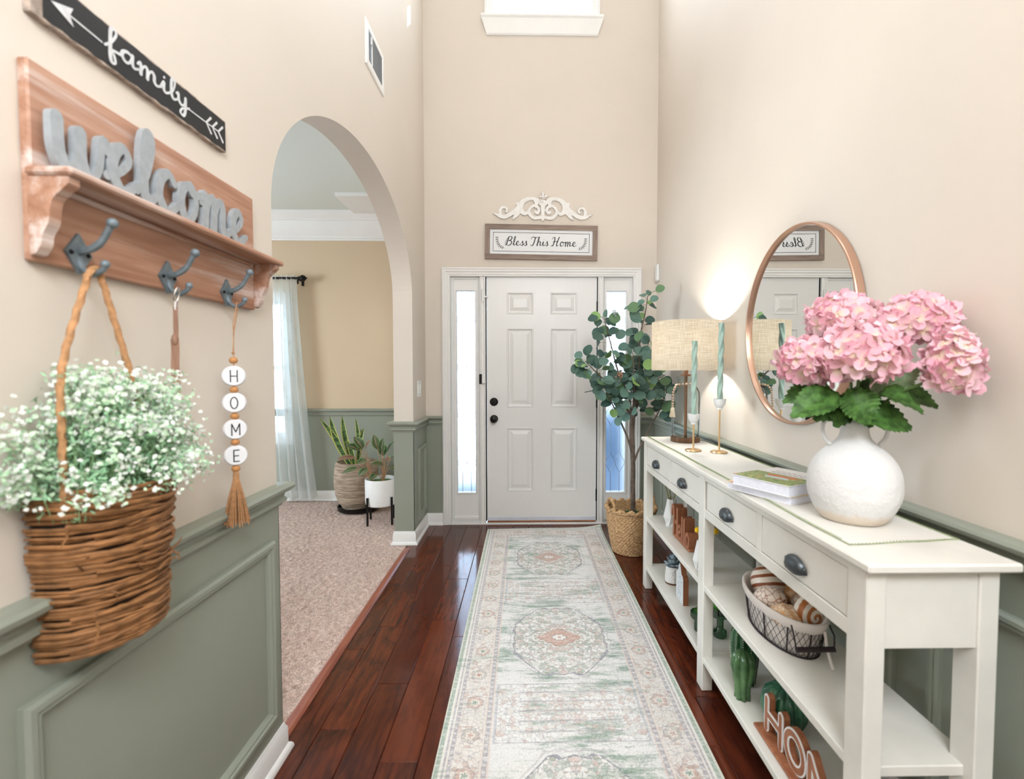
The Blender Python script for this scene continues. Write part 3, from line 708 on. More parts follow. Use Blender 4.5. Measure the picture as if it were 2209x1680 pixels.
for gx, gy, gr in ((1115, 130, 12), (1095, 150, 11), (1135, 165, 11), (1090, 185, 13), (1130, 195, 12), (1110, 230, 26), (1050, 210, 10), (1075, 235, 11), (1150, 225, 12), (1190, 200, 11), (1165, 250, 10), (1070, 275, 14), (1110, 270, 12), (1050, 305, 12), (1100, 300, 13), (1140, 215, 10), (1080, 255, 10)):
    u_, v_ = cpx(gx, gy); mb.ball(sc(u_, v_, 0.020), gr / 7.89 / 261, 8, 6)
for a_, b2 in (((1110, 300), (1110, 140)), ((1050, 210), (1190, 200)), ((1050, 305), (1150, 225))):
    mb.ribbon([cpx(*a_), cpx(*b2)], 0.004, sc, 0.016, 0.019)
o = obj('jewel_brooch', mb, M['gem'], ws, True); o['kind'] = 'stuff'

# ------------------------------------------------------------------ left wall: arrow sign
M['black_board'] = plain('distressed_black_board', '#151313', 0.55, var=0.35, vscale=18)
M['chalk'] = plain('chalky_white_paint', (0.66, 0.66, 0.67), 0.7, var=0.12, vscale=40)
fa = thing('arrow_sign', (XL, 1.09, 1.86), 'long black wooden sign with a white arrow reading family', 'sign')
ml = on_left(1.0855, 1.9015, XL)
edge_t = [(0.2585 - 0.517 * i / 30, 0.041 + U(-0.0016, 0.0012)) for i in range(31)]
edge_b = [(-0.2585 + 0.517 * i / 30, -0.041 + U(-0.0012, 0.0016)) for i in range(31)]
obj('board', MB().prism(edge_b + edge_t, ml, 0.0005, 0.013), plain('raw_edge_wood', '#a8988c', 0.8, var=0.35, vscale=60), fa)
edge_t = [(0.2570 - 0.495 * i / 30, 0.039 + U(-0.0020, 0.0010)) for i in range(31)]
edge_b = [(-0.238 + 0.495 * i / 30, -0.038 + U(-0.0010, 0.0026)) for i in range(31)]
obj('painted_face', MB().prism(edge_b + edge_t, ml, 0.0128, 0.0138), M['black_board'], fa)
ww, wid = word('family'); mb = MB()
for ch, st in ww: ink(mb, st, 0.232 / wid, 0.0225, -0.118, -0.006, 0.0058, ml, 0.0136, 0.0148, 0.0, 0.3)
obj('lettering', mb, M['chalk'], fa)
obj('arrow_shaft', MB().ribbon([(-0.195, 0.0), (-0.125, -0.003)], 0.003, ml, 0.0136, 0.0146), M['chalk'], fa)
obj('arrow_shaft', MB().ribbon([(0.115, -0.002), (0.225, 0.0)], 0.003, ml, 0.0136, 0.0146), M['chalk'], fa)
obj('arrow_head', MB().prism([(-0.225, 0.0), (-0.183, 0.016), (-0.19, 0.0), (-0.183, -0.016)], ml, 0.0136, 0.0146), M['chalk'], fa)
for i in range(3):
    x_ = 0.178 + i * 0.024
    obj('arrow_feather', MB().ribbon([(x_ + 0.018, 0.019), (x_, 0.0), (x_ + 0.018, -0.019)], 0.0058, ml, 0.0136, 0.0146), M['chalk'], fa)

# ------------------------------------------------------------------ left wall: welcome coat rack
M['rack'] = wood('whitewashed_red_wood', '#9a6b52', '#c69c84', 'Y', 11, 0.6, '#e6dcd7', 0.85, stretch=0.06)
M['galv'] = plain('galvanised_steel', '#a4abb0', 0.45, 0.15, var=0.08, vscale=60)
M['iron'] = plain('grey_cast_iron', '#6f7a80', 0.45, 0.15, var=0.2, vscale=60)
ck = thing('coat_rack', (XL, 1.14, 1.455), 'whitewashed wooden shelf rack with grey welcome letters and three hooks', 'coat rack')
obj('back_panel', MB().box(XL, -0.797, 0.812, 1.462, 1.456, 1.780, 0.003), M['rack'], ck)
obj('shelf', MB().box(-0.797, -0.722, 0.799, 1.489, 1.589, 1.603, 0.004), M['rack'], ck)
prof = [(-0.797, 1.589), (-0.731, 1.589), (-0.731, 1.578)] + [(p.x, p.y) for p in spline([(-0.735, 1.574), (-0.744, 1.566), (-0.757, 1.553), (-0.762, 1.535), (-0.765, 1.515), (-0.775, 1.497), (-0.778, 1.480), (-0.787, 1.466)], 4)] + [(-0.797, 1.462)]
for yb in (0.805, 1.455): obj('bracket', MB().prism(prof, lambda u, v, w: (u, w, v), yb, yb + 0.020), M['rack'], ck)
obj('cove_strip', MB().box(-0.797, -0.789, 0.836, 1.436, 1.578, 1.589, 0.003), M['rack'], ck)
ww, wid = word('welcome'); mw = on_left(0.832, 1.612, -0.785)
for ch, st in ww:
    mb = MB(); ink(mb, st, 0.545 / wid, 0.082 if ch != 'l' else 0.070, 0.0, 0.010 if ch != 'w' else 0.004, 0.0185, mw, 0.0, 0.012, 0.03, 0.25, 6)
    o = obj('letter', mb, M['galv'], ck)
HOOKS = (0.888, 1.105, 1.320)
for yh in HOOKS:
    hk = obj('hook', MB().prism([(0, 0.036), (0.026, 0), (0, -0.036), (-0.026, 0)], lambda u, v, w: (-0.797 + w, yh + u, 1.484 + v), 0, 0.006).tube(spline([(-0.793, yh, 1.488), (-0.772, yh, 1.492), (-0.752, yh, 1.506), (-0.738, yh, 1.529), (-0.733, yh, 1.536)], 5), [0.0065] * 10 + [0.0055] * 11, 8).tube(spline([(-0.793, yh, 1.476), (-0.785, yh, 1.456), (-0.768, yh, 1.448), (-0.752, yh, 1.456), (-0.748, yh, 1.464)], 5), 0.005, 8), M['iron'], ck, True)
    obj('hook_ball', MB().ball((-0.732, yh, 1.538), 0.0092, 12, 8), M['iron'], hk, True)
    obj('hook_tip', MB().ball((-0.747, yh, 1.466), 0.0075, 12, 8), M['iron'], hk, True)
    for dy in (-0.017, 0.017): obj('screw', MB().ball((-0.791, yh + dy, 1.484), 0.0042, 10, 6), M['dark'], hk, True)

# ------------------------------------------------------------------ wall basket of twigs on the first hook, white flowers in it
M['twig'] = plain('brown_twig', '#96683f', 0.7, var=0.4, vscale=30, rnd=0.5, bs=0.3, bscale=120)
M['jute'] = plain('jute_rope', '#b8895f', 0.85, var=0.18, vscale=120)
bk = thing('twig_basket', (-0.75, 0.905, 0.79), 'brown twig wall basket hanging by jute rope from the first hook', 'basket')
YC = 0.905
def dring(z, k=1.0, n=18, back=True):
    f = (z - 0.79) / 0.28; h = (0.104 + 0.011 * f) * k; d = (0.098 + 0.020 * f) * k; p = []
    for i in range(n + 1):
        a = pi * i / n; p.append(Vector((-0.806 + d * sin(a) ** 0.62, YC - h * cos(a), z)))
    return p
for i in range(84):
    z = 0.792 + 0.278 * (i + U(-0.4, 0.4)) / 83; k = U(0.97, 1.05); tl = U(-0.022, 0.004); ph = U(0, 6)
    p = dring(z, k); a0 = random.choice((0, 0, 0, 2, 4)); a1 = len(p) - random.choice((0, 0, 0, 2, 4)); p = p[a0:a1]
    p = [Vector((q.x + G(0, 0.0012), q.y, q.z + tl * (q.y - YC) / 0.13 + 0.004 * sin(ph + q.y * 22) + G(0, 0.0008))) for q in p]
    r0 = U(0.0022, 0.0048)
    obj('twig', MB().tube(p, [r0 * U(0.85, 1.15) for _ in p], 6), M['twig'], bk, True)
for i in range(16):
    a = U(0.3, pi - 0.3); q = dring(U(0.85, 1.05), 1.04)[int(a / pi * 18)]
    e = q + Vector((U(0.004, 0.02), U(-0.05, 0.05), U(-0.03, 0.03)))
    obj('twig', MB().tube([q, (q + e) / 2 + Vector((0.006, 0, 0.004)), e], [0.0022, 0.0018, 0.001], 5), M['twig'], bk)
obj('dark_inner_shell', MB().grid([dring(0.795, 0.94), dring(0.93, 0.95), dring(1.06, 0.95)]).cap(dring(0.797, 0.94)).cap(dring(1.035, 0.93)), plain('dark_inner_shade', '#2c2015', 0.9, var=0.3, vscale=60), bk)  # added dark shell, its brown stands in for the shaded basket inside
obj('rope_loop', MB().tube(spline([(-0.752, 0.80, 1.055), (-0.748, 0.796, 1.16), (-0.752, 0.805, 1.28), (-0.762, 0.860, 1.415), (-0.766, 0.881, 1.453), (-0.765, 0.895, 1.454), (-0.764, 0.905, 1.425), (-0.752, 0.948, 1.25), (-0.752, 1.0, 1.058)], 16), 0.0052, 10, 3, 0.22, 0.035), M['jute'], bk, True)
fl = thing('flower_bunch', (-0.755, 0.90, 1.03), 'bushy bunch of tiny white and pale green flowers in the twig basket', 'flowers')
stems, leaf, blos, blos2 = MB(), MB(), MB(), MB()
def quad(mb, c, n, r, asp=1.0):
    n = Vector(n).normalized(); u = n.orthogonal().normalized(); u = Matrix.Rotation(U(0, 6.28), 3, n) @ u; w = n.cross(u)
    b = len(mb.v); mb.v += [tuple(c - u * r), tuple(c + w * r * asp * 0.5 + n * r * 0.15), tuple(c + u * r), tuple(c - w * r * asp * 0.5 + n * r * 0.15)]; mb.f.append((b, b + 1, b + 2, b + 3))
for i in range(175):
    th = U(0, 2 * pi); ph = U(-0.45, 1.35)
    R_ = U(0.5, 1.0)
    tip = Vector((-0.757 + 0.118 * R_ * cos(ph) * cos(th), 0.915 + 0.215 * R_ * cos(ph) * sin(th), 1.105 + 0.165 * R_ * sin(ph) + 0.02))
    if tip.x < -0.80: tip.x = -0.80 + U(0, 0.02)
    bs_ = Vector((-0.757 + U(-0.03, 0.04), 0.88 + U(-0.09, 0.09), 1.03))
    mid = (bs_ + tip) / 2 + Vector((0, 0, 0.02)); p = spline([bs_, mid, tip], 5)
    stems.tube(p, 0.0009, 3, ends=False)
    for j in range(15):
        c = p[random.randrange(3, len(p))] + Vector((G(0, 0.011), G(0, 0.013), G(0, 0.012)))
        if c.x < -0.811: continue
        for _ in range(2): quad(leaf, c + Vector((G(0, 0.004), G(0, 0.004), G(0, 0.004))), (G(0.4, 1), G(-0.3, 1), G(0.5, 1)), U(0.004, 0.009), 0.6)
    for j in range(int(13 + 10 * R_)):
        c = tip + Vector((G(0, 0.012), G(0, 0.015), G(0, 0.011)))
        if c.x < -0.811: continue
        tgt = blos if random.random() < 0.62 else blos2
        for _ in range(2): quad(tgt, c, (G(0.6, 0.7), G(-0.4, 0.7), G(0.4, 0.7)), U(0.0034, 0.0060), 1.5)
obj('stems', stems, plain('pale_green_stem', '#8cae7c', 0.6), fl, kind='stuff')
obj('leaves', leaf, plain('mint_green_leaf', '#a6d2a9', 0.6, var=0.25, vscale=25), fl, kind='stuff')
obj('blossoms', blos, plain('white_blossom', '#eef2ea', 0.6, var=0.03), fl, kind='stuff')
obj('buds', blos2, plain('pale_green_bud', '#cfe6c8', 0.6, var=0.1), fl, kind='stuff')

# ------------------------------------------------------------------ leather strap on the middle hook, HOME bead garland on the last
M['leather'] = wood('worn_brown_leather', '#7d5540', '#b28e78', 'Z', 16, 0.6)
M['chrome'] = plain('polished_chrome', '#d8d8d8', 0.12, 1.0, var=0.02)
st_ = thing('leather_strap', (-0.768, 1.085, 1.22), 'thin brown leather leash strap hanging from the middle hook', 'leash')
obj('clip', MB().tube([(-0.766 + 0.004 * sin(a), 1.091 + 0.0075 * cos(a), 1.443 + 0.016 * sin(a)) for a in [2 * pi * i / 20 for i in range(21)]], 0.0019, 8), M['chrome'], st_, True)
obj('clip_stem', MB().tube([(-0.766, 1.089, 1.428), (-0.767, 1.088, 1.410)], [0.004, 0.003], 8), M['chrome'], st_, True)
def band(pts, w, t_, tw):
    rows = []
    for i, p in enumerate(pts):
        a = tw[i] if isinstance(tw, list) else tw; d = Vector((sin(a), cos(a), 0)); n_ = Vector((cos(a), -sin(a), 0)); p = Vector(p)
        rows.append([p + d * w + n_ * t_, p - d * w + n_ * t_, p - d * w - n_ * t_, p + d * w - n_ * t_])
    return MB().grid(rows, closed_u=True).cap(rows[0]).cap(rows[-1])
obj('strap_loop', band([(-0.767, 1.088, 1.416 - i * 0.008) for i in range(9)], 0.0042, 0.002, [0.9 + i * 0.12 for i in range(9)]), M['leather'], st_)
obj('knot', MB().ball((-0.768, 1.086, 1.345), 0.009, 10, 8, (0.7, 0.9, 1.5)), M['leather'], st_, True)
obj('strap', band([(-0.768, 1.085 + 0.0012 * sin(i), 1.345 - i * 0.0125) for i in range(11)], 0.0075, 0.0016, 0.85), M['leather'], st_)

M['bead'] = wood('light_wood_bead', '#b0733f', '#d39c63', 'Z', 30, 0.5)
M['discw'] = plain('white_letter_disc', (0.84, 0.84, 0.86), 0.4, var=0.01)
gd = thing('bead_garland', (-0.763, 1.290, 0.87), 'hanging garland of round white HOME letter beads with jute tassel', 'garland')
GX, GY = -0.763, 1.290
obj('cord', MB().tube([(GX + 0.006, GY + 0.012, 1.457), (GX + 0.002, GY, 1.40), (GX, GY, 1.20), (GX, GY, 1.01)], 0.0013, 6).tube([(GX, GY + 0.030, 1.455), (GX - 0.002, GY + 0.008, 1.38), (GX, GY, 1.325)], 0.0013, 6).ball((GX, GY, 1.323), 0.004, 8, 6), M['jute'], gd, True)
for z in (1.3035, 1.2265, 1.1568, 1.0885, 1.0185):
    obj('wood_bead', MB().ball((GX, GY, z), 0.0105, 14, 10, (1, 1, 0.85)), M['bead'], gd, True)
for ch, z, an in (('H', 1.2625, 0.55), ('O', 1.1925, 0.48), ('M', 1.1225, 0.72), ('E', 1.0535, 0.76)):
    d = Vector((sin(an), -cos(an), 0)); sd = Vector((cos(an), sin(an), 0)); c = Vector((GX, GY, z))
    mpd = lambda u, v, w, c=c, d=d, sd=sd: tuple(c + sd * u + Vector((0, 0, v)) + d * w)
    rows = [[mpd(r_ * cos(2 * pi * k / 32), r_ * sin(2 * pi * k / 32) * 0.96, w_) for k in range(32)] for r_, w_ in ((0.0001, -0.009), (0.024, -0.009), (0.0272, -0.006), (0.0285, 0), (0.0272, 0.006), (0.0245, 0.009), (0.0001, 0.009))]
    dsc = obj('letter_disc', MB().grid(rows, closed_u=True), M['discw'], gd, True)
    mb = MB(); adv, sts = BLOCK[ch]
    for q in sts: mb.ribbon([((p.x - adv / 2) * 0.0245, (p.y - 0.5) * 0.0295) for p in q], 0.0026, mpd, 0.0088, 0.0096)
    obj('letter', mb, M['ink'], dsc)
mb = MB()
mb.tube([(GX, GY, 1.012), (GX, GY, 1.004), (GX, GY, 0.985), (GX, GY, 0.97)], [0.006, 0.0075, 0.008, 0.0095], 12)
for i in range(90):
    a = U(0, 2 * pi); r1 = 0.034 * U(0, 1) ** 0.5
    mb.tube([(GX + 0.006 * cos(a), GY + 0.006 * sin(a), 0.99), (GX + (r1 * 0.5 + 0.003) * cos(a), GY + (r1 * 0.5 + 0.003) * sin(a), 0.94), (GX + r1 * cos(a), GY + r1 * sin(a), 0.872 + U(-0.004, 0.006))], 0.0014, 4)
obj('tassel', mb, M['jute'], gd, kind='stuff')

# ------------------------------------------------------------------ runner rug
m, b_ = begin('vintage_runner_print'); v = objco(); X_, Y_, Z_ = sep(v)
HWR, RY0, RY1 = 0.457, 0.55, 3.885
RC = (RY0 + RY1) / 2
wob = noise(v, 9, 3); wx = X_ + (wob - 0.5) * 0.012
yy = Y_ + RC
bb = yy - 2.27 + 100.5
fr = mth('FRACT', bb + 0.0) - 0.5                # -0.5..0.5 about each medallion
u = ab(wx); bm_ = ab(fr)
e_side = HWR - ab(X_); e_end = RY1 - yy
e = mn(e_side, e_end); ub = HWR - e
along = mth('MULTIPLY', 1.0, yy) * lt(e_side, e_end) + X_ * (1.0 - lt(e_side, e_end))
wv = noise(v, 60, 2); sym = comb(u + (wv - 0.5) * 0.012, bm_ + (wv - 0.5) * 0.010, 0.0)
d1_, _c = voro(sym, 54, 'DISTANCE_TO_EDGE', 0.9); _d, cellc = voro(sym, 54, 'F1', 0.9); cr, cg, cb_ = sep(cellc)
d2_, _c = voro(sym, 110, 'DISTANCE_TO_EDGE', 1.0)
line1 = 1.0 - smooth(d1_, 0.02, 0.075); line2 = 1.0 - smooth(d2_, 0.02, 0.10)
streak = noise(comb(X_ * 5.0, Y_ * 26.0, 0.0), 1.0, 6, 0.7); patch = noise(comb(X_ * 3.0, Y_ * 4.2, 3.0), 1.0, 4, 0.6); speck = noise(v, 120, 3, 0.7)
cream, green_, lilac, terra, beige = '#efedea', '#7f9a86', '#9b98a4', '#bd9080', '#d6cabf'
# field with brushed green wear
c = mixc(smooth(streak * 0.55 + patch * 0.45 + (speck - 0.5) * 0.35, 0.47, 0.60), cream, green_)
c = mixc(smooth(streak, 0.62, 0.8) * 0.7, c, '#5d7b66')
c = mixc(line2 * 0.28, c, lilac)
# spandrels and the cartouches midway between medallions
far_ = 0.5 - bm_
car = mx(u / 0.27, far_ / 0.155)
cin = lt(car, 1.0)
cmot = mixc(smooth(cr, 0.55, 0.75) * 0.55, mixc(smooth(streak + (patch - 0.5), 0.46, 0.62) * 0.7, cream, green_), beige)
cmot = mixc(line1 * 0.62, cmot, '#918b95')
cmot = mixc(gt(cg, 0.80) * 0.55, cmot, terra)
c = mixc(cin * 0.8, c, cmot)
c = mixc(inside(car, 0.98, 1.02) * 0.45, c, lilac)
bars = lt(mth('PINGPONG', far_, 0.026), 0.004) * lt(u, 0.19) * cin
c = mixc(bars * 0.6, c, '#9d97a0')
# medallion
sc_ = mth('SINE', (u * 6.0 + bm_ * 6.0) * 14.0) * 0.022
md = mx(mx(u / 0.215, bm_ / 0.285), (u / 0.215 + bm_ / 0.285) / 1.42) + sc_
minn = lt(md, 1.0)
mm = mixc(smooth(cr, 0.5, 0.7) * 0.45, cream, '#c9cfc2'); mm = mixc(gt(cg, 0.72) * 0.55, mm, terra); mm = mixc(gt(cb_, 0.74) * 0.6, mm, green_)
mm = mixc(line1 * 0.7, mm, '#8d8690'); mm = mixc(line2 * 0.25, mm, beige)
c = mixc(minn * 0.95, c, mm)
c = mixc(inside(md, 0.972, 1.008) * 0.85, c, '#8d8a97'); c = mixc(inside(md, 1.07, 1.10) * 0.45, c, '#a9a3aa')
dia = u / 0.105 + bm_ / 0.085 + mth('SINE', u * 190.0) * 0.05
c = mixc(lt(dia, 1.15), c, '#dfd5cb'); c = mixc(lt(dia, 1.0) * 0.85, c, mixc(speck, terra, '#c9a08e')); c = mixc(inside(dia, 0.96, 1.06) * 0.7, c, '#9a7f78')
core = mth('SQRT', u * u + bm_ * bm_ * 1.6); ang = mth('ARCTAN2', bm_, u)
pet = core / (0.030 + mth('SINE', ang * 8.0) * 0.006)
c = mixc(lt(pet, 1.0), c, cream); c = mixc(inside(pet, 0.92, 1.1) * 0.7, c, '#8e8791'); c = mixc(lt(core, 0.009), c, terra)
# borders
bd = gt(ub, 0.285)
per = mth('PINGPONG', along + 40.0, 0.085); par = gt(mth('FRACT', (along + 40.085) / 0.34), 0.5)
fl_ = mth('SQRT', (ub - 0.355) * (ub - 0.355) * 1.3 + per * per) + mth('SINE', mth('ARCTAN2', per, ub - 0.355) * 6.0) * 0.004
bc = mixc(smooth(cr, 0.55, 0.75) * 0.35, '#e9e2da', beige); bc = mixc(line1 * 0.5, bc, '#9d97a0'); bc = mixc(gt(cg, 0.84) * 0.45, bc, terra); bc = mixc(smooth(patch, 0.5, 0.7) * 0.25, bc, green_)
fcol = mixc(par * 0.8, '#c79d8b', '#b5b7ab')
bc = mixc(lt(fl_, 0.034) * 0.6, bc, fcol); bc = mixc(inside(fl_, 0.031, 0.037) * 0.5, bc, '#988a8c'); bc = mixc(lt(fl_, 0.019), bc, '#e5dcd2'); bc = mixc(lt(fl_, 0.010), bc, mixc(par * 1.0, '#8fa392', terra))
c = mixc(bd, c, bc)
for lo, hi, cc_, f_ in ((0.279, 0.286, '#dfcec4', 0.8), (0.286, 0.303, '#a9a4ab', 0.85), (0.303, 0.310, '#e3d6cc', 1), (0.400, 0.414, '#a9a4ab', 0.85), (0.414, 0.421, '#e9e2da', 1), (0.421, 0.428, '#b7b2b6', 0.9), (0.428, 0.437, '#ece7df', 1), (0.437, 0.451, '#9fb0a0', 0.9), (0.451, 0.47, '#d9d9c8', 1)):
    c = mixc(inside(ub, lo, hi) * f_, c, cc_)
dash = gt(mth('FRACT', along * 36.0), 0.6) * (inside(ub, 0.288, 0.301) + inside(ub, 0.402, 0.412))
c = mixc(dash * 0.7, c, '#e3dcd6')
worn = noise(comb(X_ * 22.0, Y_ * 90.0, 1.0), 1.0, 5, 0.75)
c = mixc(smooth(worn * 0.55 + speck * 0.45, 0.46, 0.60) * 0.60, c, '#f1efec')
c = mixc(smooth(noise(comb(X_ * 30.0, Y_ * 55.0, 7.0), 1.0, 4, 0.7), 0.56, 0.68) * 0.35, c, '#a3a1aa')
c = mixc(smooth(streak + (patch - 0.5) * 0.8, 0.58, 0.72) * 0.45, c, '#7c9a84')
weave = noise(v, 420, 2)
c = mixc(smooth(weave, 0.3, 0.7) * 0.10, c, '#6d6a68')
setp(b_, c, 0.92, spec=0.15, sheen=0.15, normal=bump(weave, 0.5, 0.002)); M['rug'] = m
rows = []; xs = [-0.457 + 0.914 * i / 24 for i in range(25)]; ys = [RY0 + (RY1 - RY0) * j / 60 for j in range(61)]
def rugz(x, y):
    k = max(0.0, 1 - ((0.457 - x) ** 2 + ((RY1 - y)) ** 2) ** 0.5 / 0.22)
    return 0.0085 + 0.022 * k * k + 0.0008 * sin(x * 9 + y * 4)
mb = MB()
rot = 0.003
ring = lambda z: [[(0.163 + x - (y - 2.2) * rot, y + x * 0.035 * max(0, (y - 3.0) / 0.88), z(x, y)) for x in xs] for y in ys]
top = ring(rugz); mb.grid(top)
edge = [r for r in top[0]] + [r[-1] for r in top[1:]] + top[-1][-2::-1] + [r[0] for r in top[-2:0:-1]]
low = [(p[0], p[1], max(0.0003, p[2] - 0.008)) for p in edge]
mb.grid([edge, low], closed_u=True)
rg = obj('runner_rug', mb, M['rug'], None, True, 'long faded green and cream patterned runner rug on the dark wood floor', 'rug', center=(0.163, RC, 0.0))

# ------------------------------------------------------------------ eucalyptus tree in its woven basket
m, b_ = begin('woven_seagrass'); v = objco(); n1 = noise(scl(v, (1, 1, 3.0)), 60, 4); n2 = noise(v, 9, 3)
cc = mixc(smooth(n1, 0.35, 0.65), '#9c744c', '#dcb78a'); cc = mixc(smooth(n2, 0.4, 0.7) * 0.3, cc, '#b98d5e')
setp(b_, cc, 0.75, normal=bump(noise(scl(v, (1, 1, 4)), 160, 3), 0.5, 0.002)); M['seagrass'] = m
BX, BY = 0.752, 3.405
tb = thing('woven_basket', (BX, BY, 0.0), 'round scalloped seagrass basket with loop handles holding the eucalyptus tree', 'basket')
NA = 168; NR = 46; rows = []
def bask_r(z): return 0.128 + 0.045 * sin(min(1, z / 0.30) * 1.45)
for i in range(NR + 1):
    z = 0.004 + 0.296 * i / NR; row = []
    for k in range(NA):
        a = 2 * pi * k / NA
        st = 1 if (i // 2) % 2 else -1
        rr = bask_r(z) + 0.0045 * st * (1 if sin(a * 42) > 0 else -1) * abs(sin(a * 42)) ** 0.6 * (1 if i % 2 else 0.35)
        row.append((BX + rr * cos(a), BY + rr * sin(a), z))
    rows.append(row)
mb = MB().grid(rows, closed_u=True); mb.cap(rows[0]); obj('basket_body', mb, M['seagrass'], tb, True, angle=1.2)
rows = []
for i in range(13):
    t_ = 2 * pi * i / 12; row = []
    for k in range(NA):
        a = 2 * pi * k / NA; sc2 = 0.012 * abs(sin(a * 8)) + 0.003 * sin(a * 64)
        rr = bask_r(0.30) + 0.011 * cos(t_) + 0.002 * sin(a * 64 + t_ * 3)
        row.append((BX + rr * cos(a), BY + rr * sin(a), 0.302 + sc2 * (1.6 if sin(t_) > -0.2 else 0.4) + 0.012 * sin(t_)))
    rows.append(row)
obj('scalloped_rim', MB().grid(rows, closed_u=True), M['seagrass'], tb, True, angle=1.2)
obj('basket_lining', MB().lathe([(0.15, 0.31), (0.15, 0.22), (0.0, 0.215)], BX, BY, 40), M['seagrass'], tb, True)
for a in (radians(205), radians(25)):
    c0 = Vector((BX + 0.168 * cos(a), BY + 0.168 * sin(a), 0.30)); sd = Vector((-sin(a), cos(a), 0))
    p = [c0 + sd * 0.047 * cos(q) + Vector((0, 0, 0.095 * sin(q))) + Vector((cos(a), sin(a), 0)) * 0.008 * sin(q) for q in [pi * i / 24 for i in range(25)]]
    obj('loop_handle', MB().tube(p, 0.0085, 10, 3, 0.25, 0.022), M['seagrass'], tb, True)
M['bark'] = plain('grey_brown_bark', '#63564c', 0.8, var=0.3, vscale=30, bs=0.6, bscale=90, bdist=0.003)
tr = thing('eucalyptus_tree', (0.765, 3.40, 0.22), 'tall artificial eucalyptus tree with round blue-green leaves beside the front door', 'tree')
def jog(p, k=0.0): return [Vector(q) + Vector((0, G(0, k), 0)) for q in p]
trunk = spline([(0.763, 3.40, 0.22), (0.765, 3.40, 0.48), (0.762, 3.40, 0.63), (0.760, 3.40, 0.73), (0.752, 3.40, 0.85), (0.762, 3.40, 0.97), (0.781, 3.41, 1.09)], 6)
obj('trunk', MB().tube(trunk, [0.017] * 8 + [0.0165 - 0.00012 * i for i in range(10)] + [0.018] * 13 + [0.015] * 6, 12, 3, 0.10, 0.25), M['bark'], tr, True)
paths = {
 'top': [(0.775, 3.40, 1.05), (0.792, 3.41, 1.207), (0.806, 3.42, 1.35), (0.813, 3.42, 1.529), (0.842, 3.40, 1.684), (0.855, 3.39, 1.80)],
 'left1': [(0.760, 3.40, 0.676), (0.717, 3.37, 0.809), (0.631, 3.34, 0.991), (0.576, 3.32, 1.10), (0.53, 3.30, 1.2)],
 'right1': [(0.764, 3.40, 0.615), (0.802, 3.39, 0.724), (0.885, 3.36, 0.906), (0.944, 3.34, 1.038), (0.965, 3.33, 1.159)],
 'upl': [(0.750, 3.41, 0.90), (0.739, 3.43, 1.087), (0.665, 3.43, 1.255), (0.616, 3.42, 1.422), (0.574, 3.40, 1.565), (0.550, 3.39, 1.65)],
 'left2': [(0.735, 3.39, 0.98), (0.606, 3.33, 1.147), (0.497, 3.30, 1.255), (0.413, 3.30, 1.34)],
 'right2': [(0.768, 3.41, 0.98), (0.859, 3.46, 1.135), (0.943, 3.50, 1.207), (1.02, 3.52, 1.245)],
 'mid': [(0.76, 3.38, 1.0), (0.74, 3.28, 1.15), (0.73, 3.25, 1.27), (0.72, 3.24, 1.40)],
 'back': [(0.77, 3.42, 1.0), (0.83, 3.50, 1.2), (0.88, 3.54, 1.38), (0.90, 3.52, 1.50)]}
for nm, p in paths.items():
    q = spline(p, 6); k = len(q)
    obj('branch', MB().tube(q, [0.0085 - 0.0062 * i / (k - 1) for i in range(k)], 8), M['bark'], tr, True)
m, b_ = begin('eucalyptus_leaf'); r = rnd_obj(); v = objco()
cc = mixc(smooth(r, 0.0, 1.0), '#2f4c44', '#5f8074'); cc = mixc(gt(r, 0.90), cc, '#83a860'); cc = mixc(inside(r, 0.30, 0.42), cc, '#56764f')
cc = mixc(smooth(noise(v, 60, 3), 0.4, 0.7) * 0.2, cc, '#8fae9f')
setp(b_, cc, 0.5, spec=0.4); M['euc'] = m
mb = MB(); rows = []
for i in range(7):                                # round leaf, cupped, with a short stalk
    t_ = i / 6; w_ = 0.5 * sin(pi * (0.04 + 0.92 * t_)) ** 0.62
    rows.append([(w_ * k, t_ - 0.02, 0.10 * abs(k) * w_ * 2 - 0.10 * t_ * t_) for k in (-1, -0.55, 0, 0.55, 1)])
mb.grid(rows); mb.tube([(0, -0.22, -0.02), (0, 0.02, 0)], 0.014, 4)
leaf_me = mesh_of(mb, 'leaf', True, M['euc'], angle=3)
twigs = MB(); nleaf = 0
def add_leaf(c, d, s):
    global nleaf
    z = Vector((G(-0.2, 0.6), G(-0.9, 0.5), G(0.5, 0.5))).normalized(); y = (d - z * d.dot(z)).normalized(); x_ = y.cross(z)
    mt = Matrix((x_, y, z)).transposed().to_4x4()
    place('leaf', leaf_me, Matrix.Translation(c) @ mt @ Matrix.Scale(s, 4), tr); nleaf += 1
spec_ = {'top': (30, 0.12, 0.12), 'left1': (18, 0.55, 0.09), 'right1': (22, 0.55, 0.09), 'upl': (38, 0.22, 0.10), 'left2': (44, 0.25, 0.12), 'right2': (32, 0.2, 0.12), 'mid': (36, 0.05, 0.17), 'back': (24, 0.15, 0.13)}
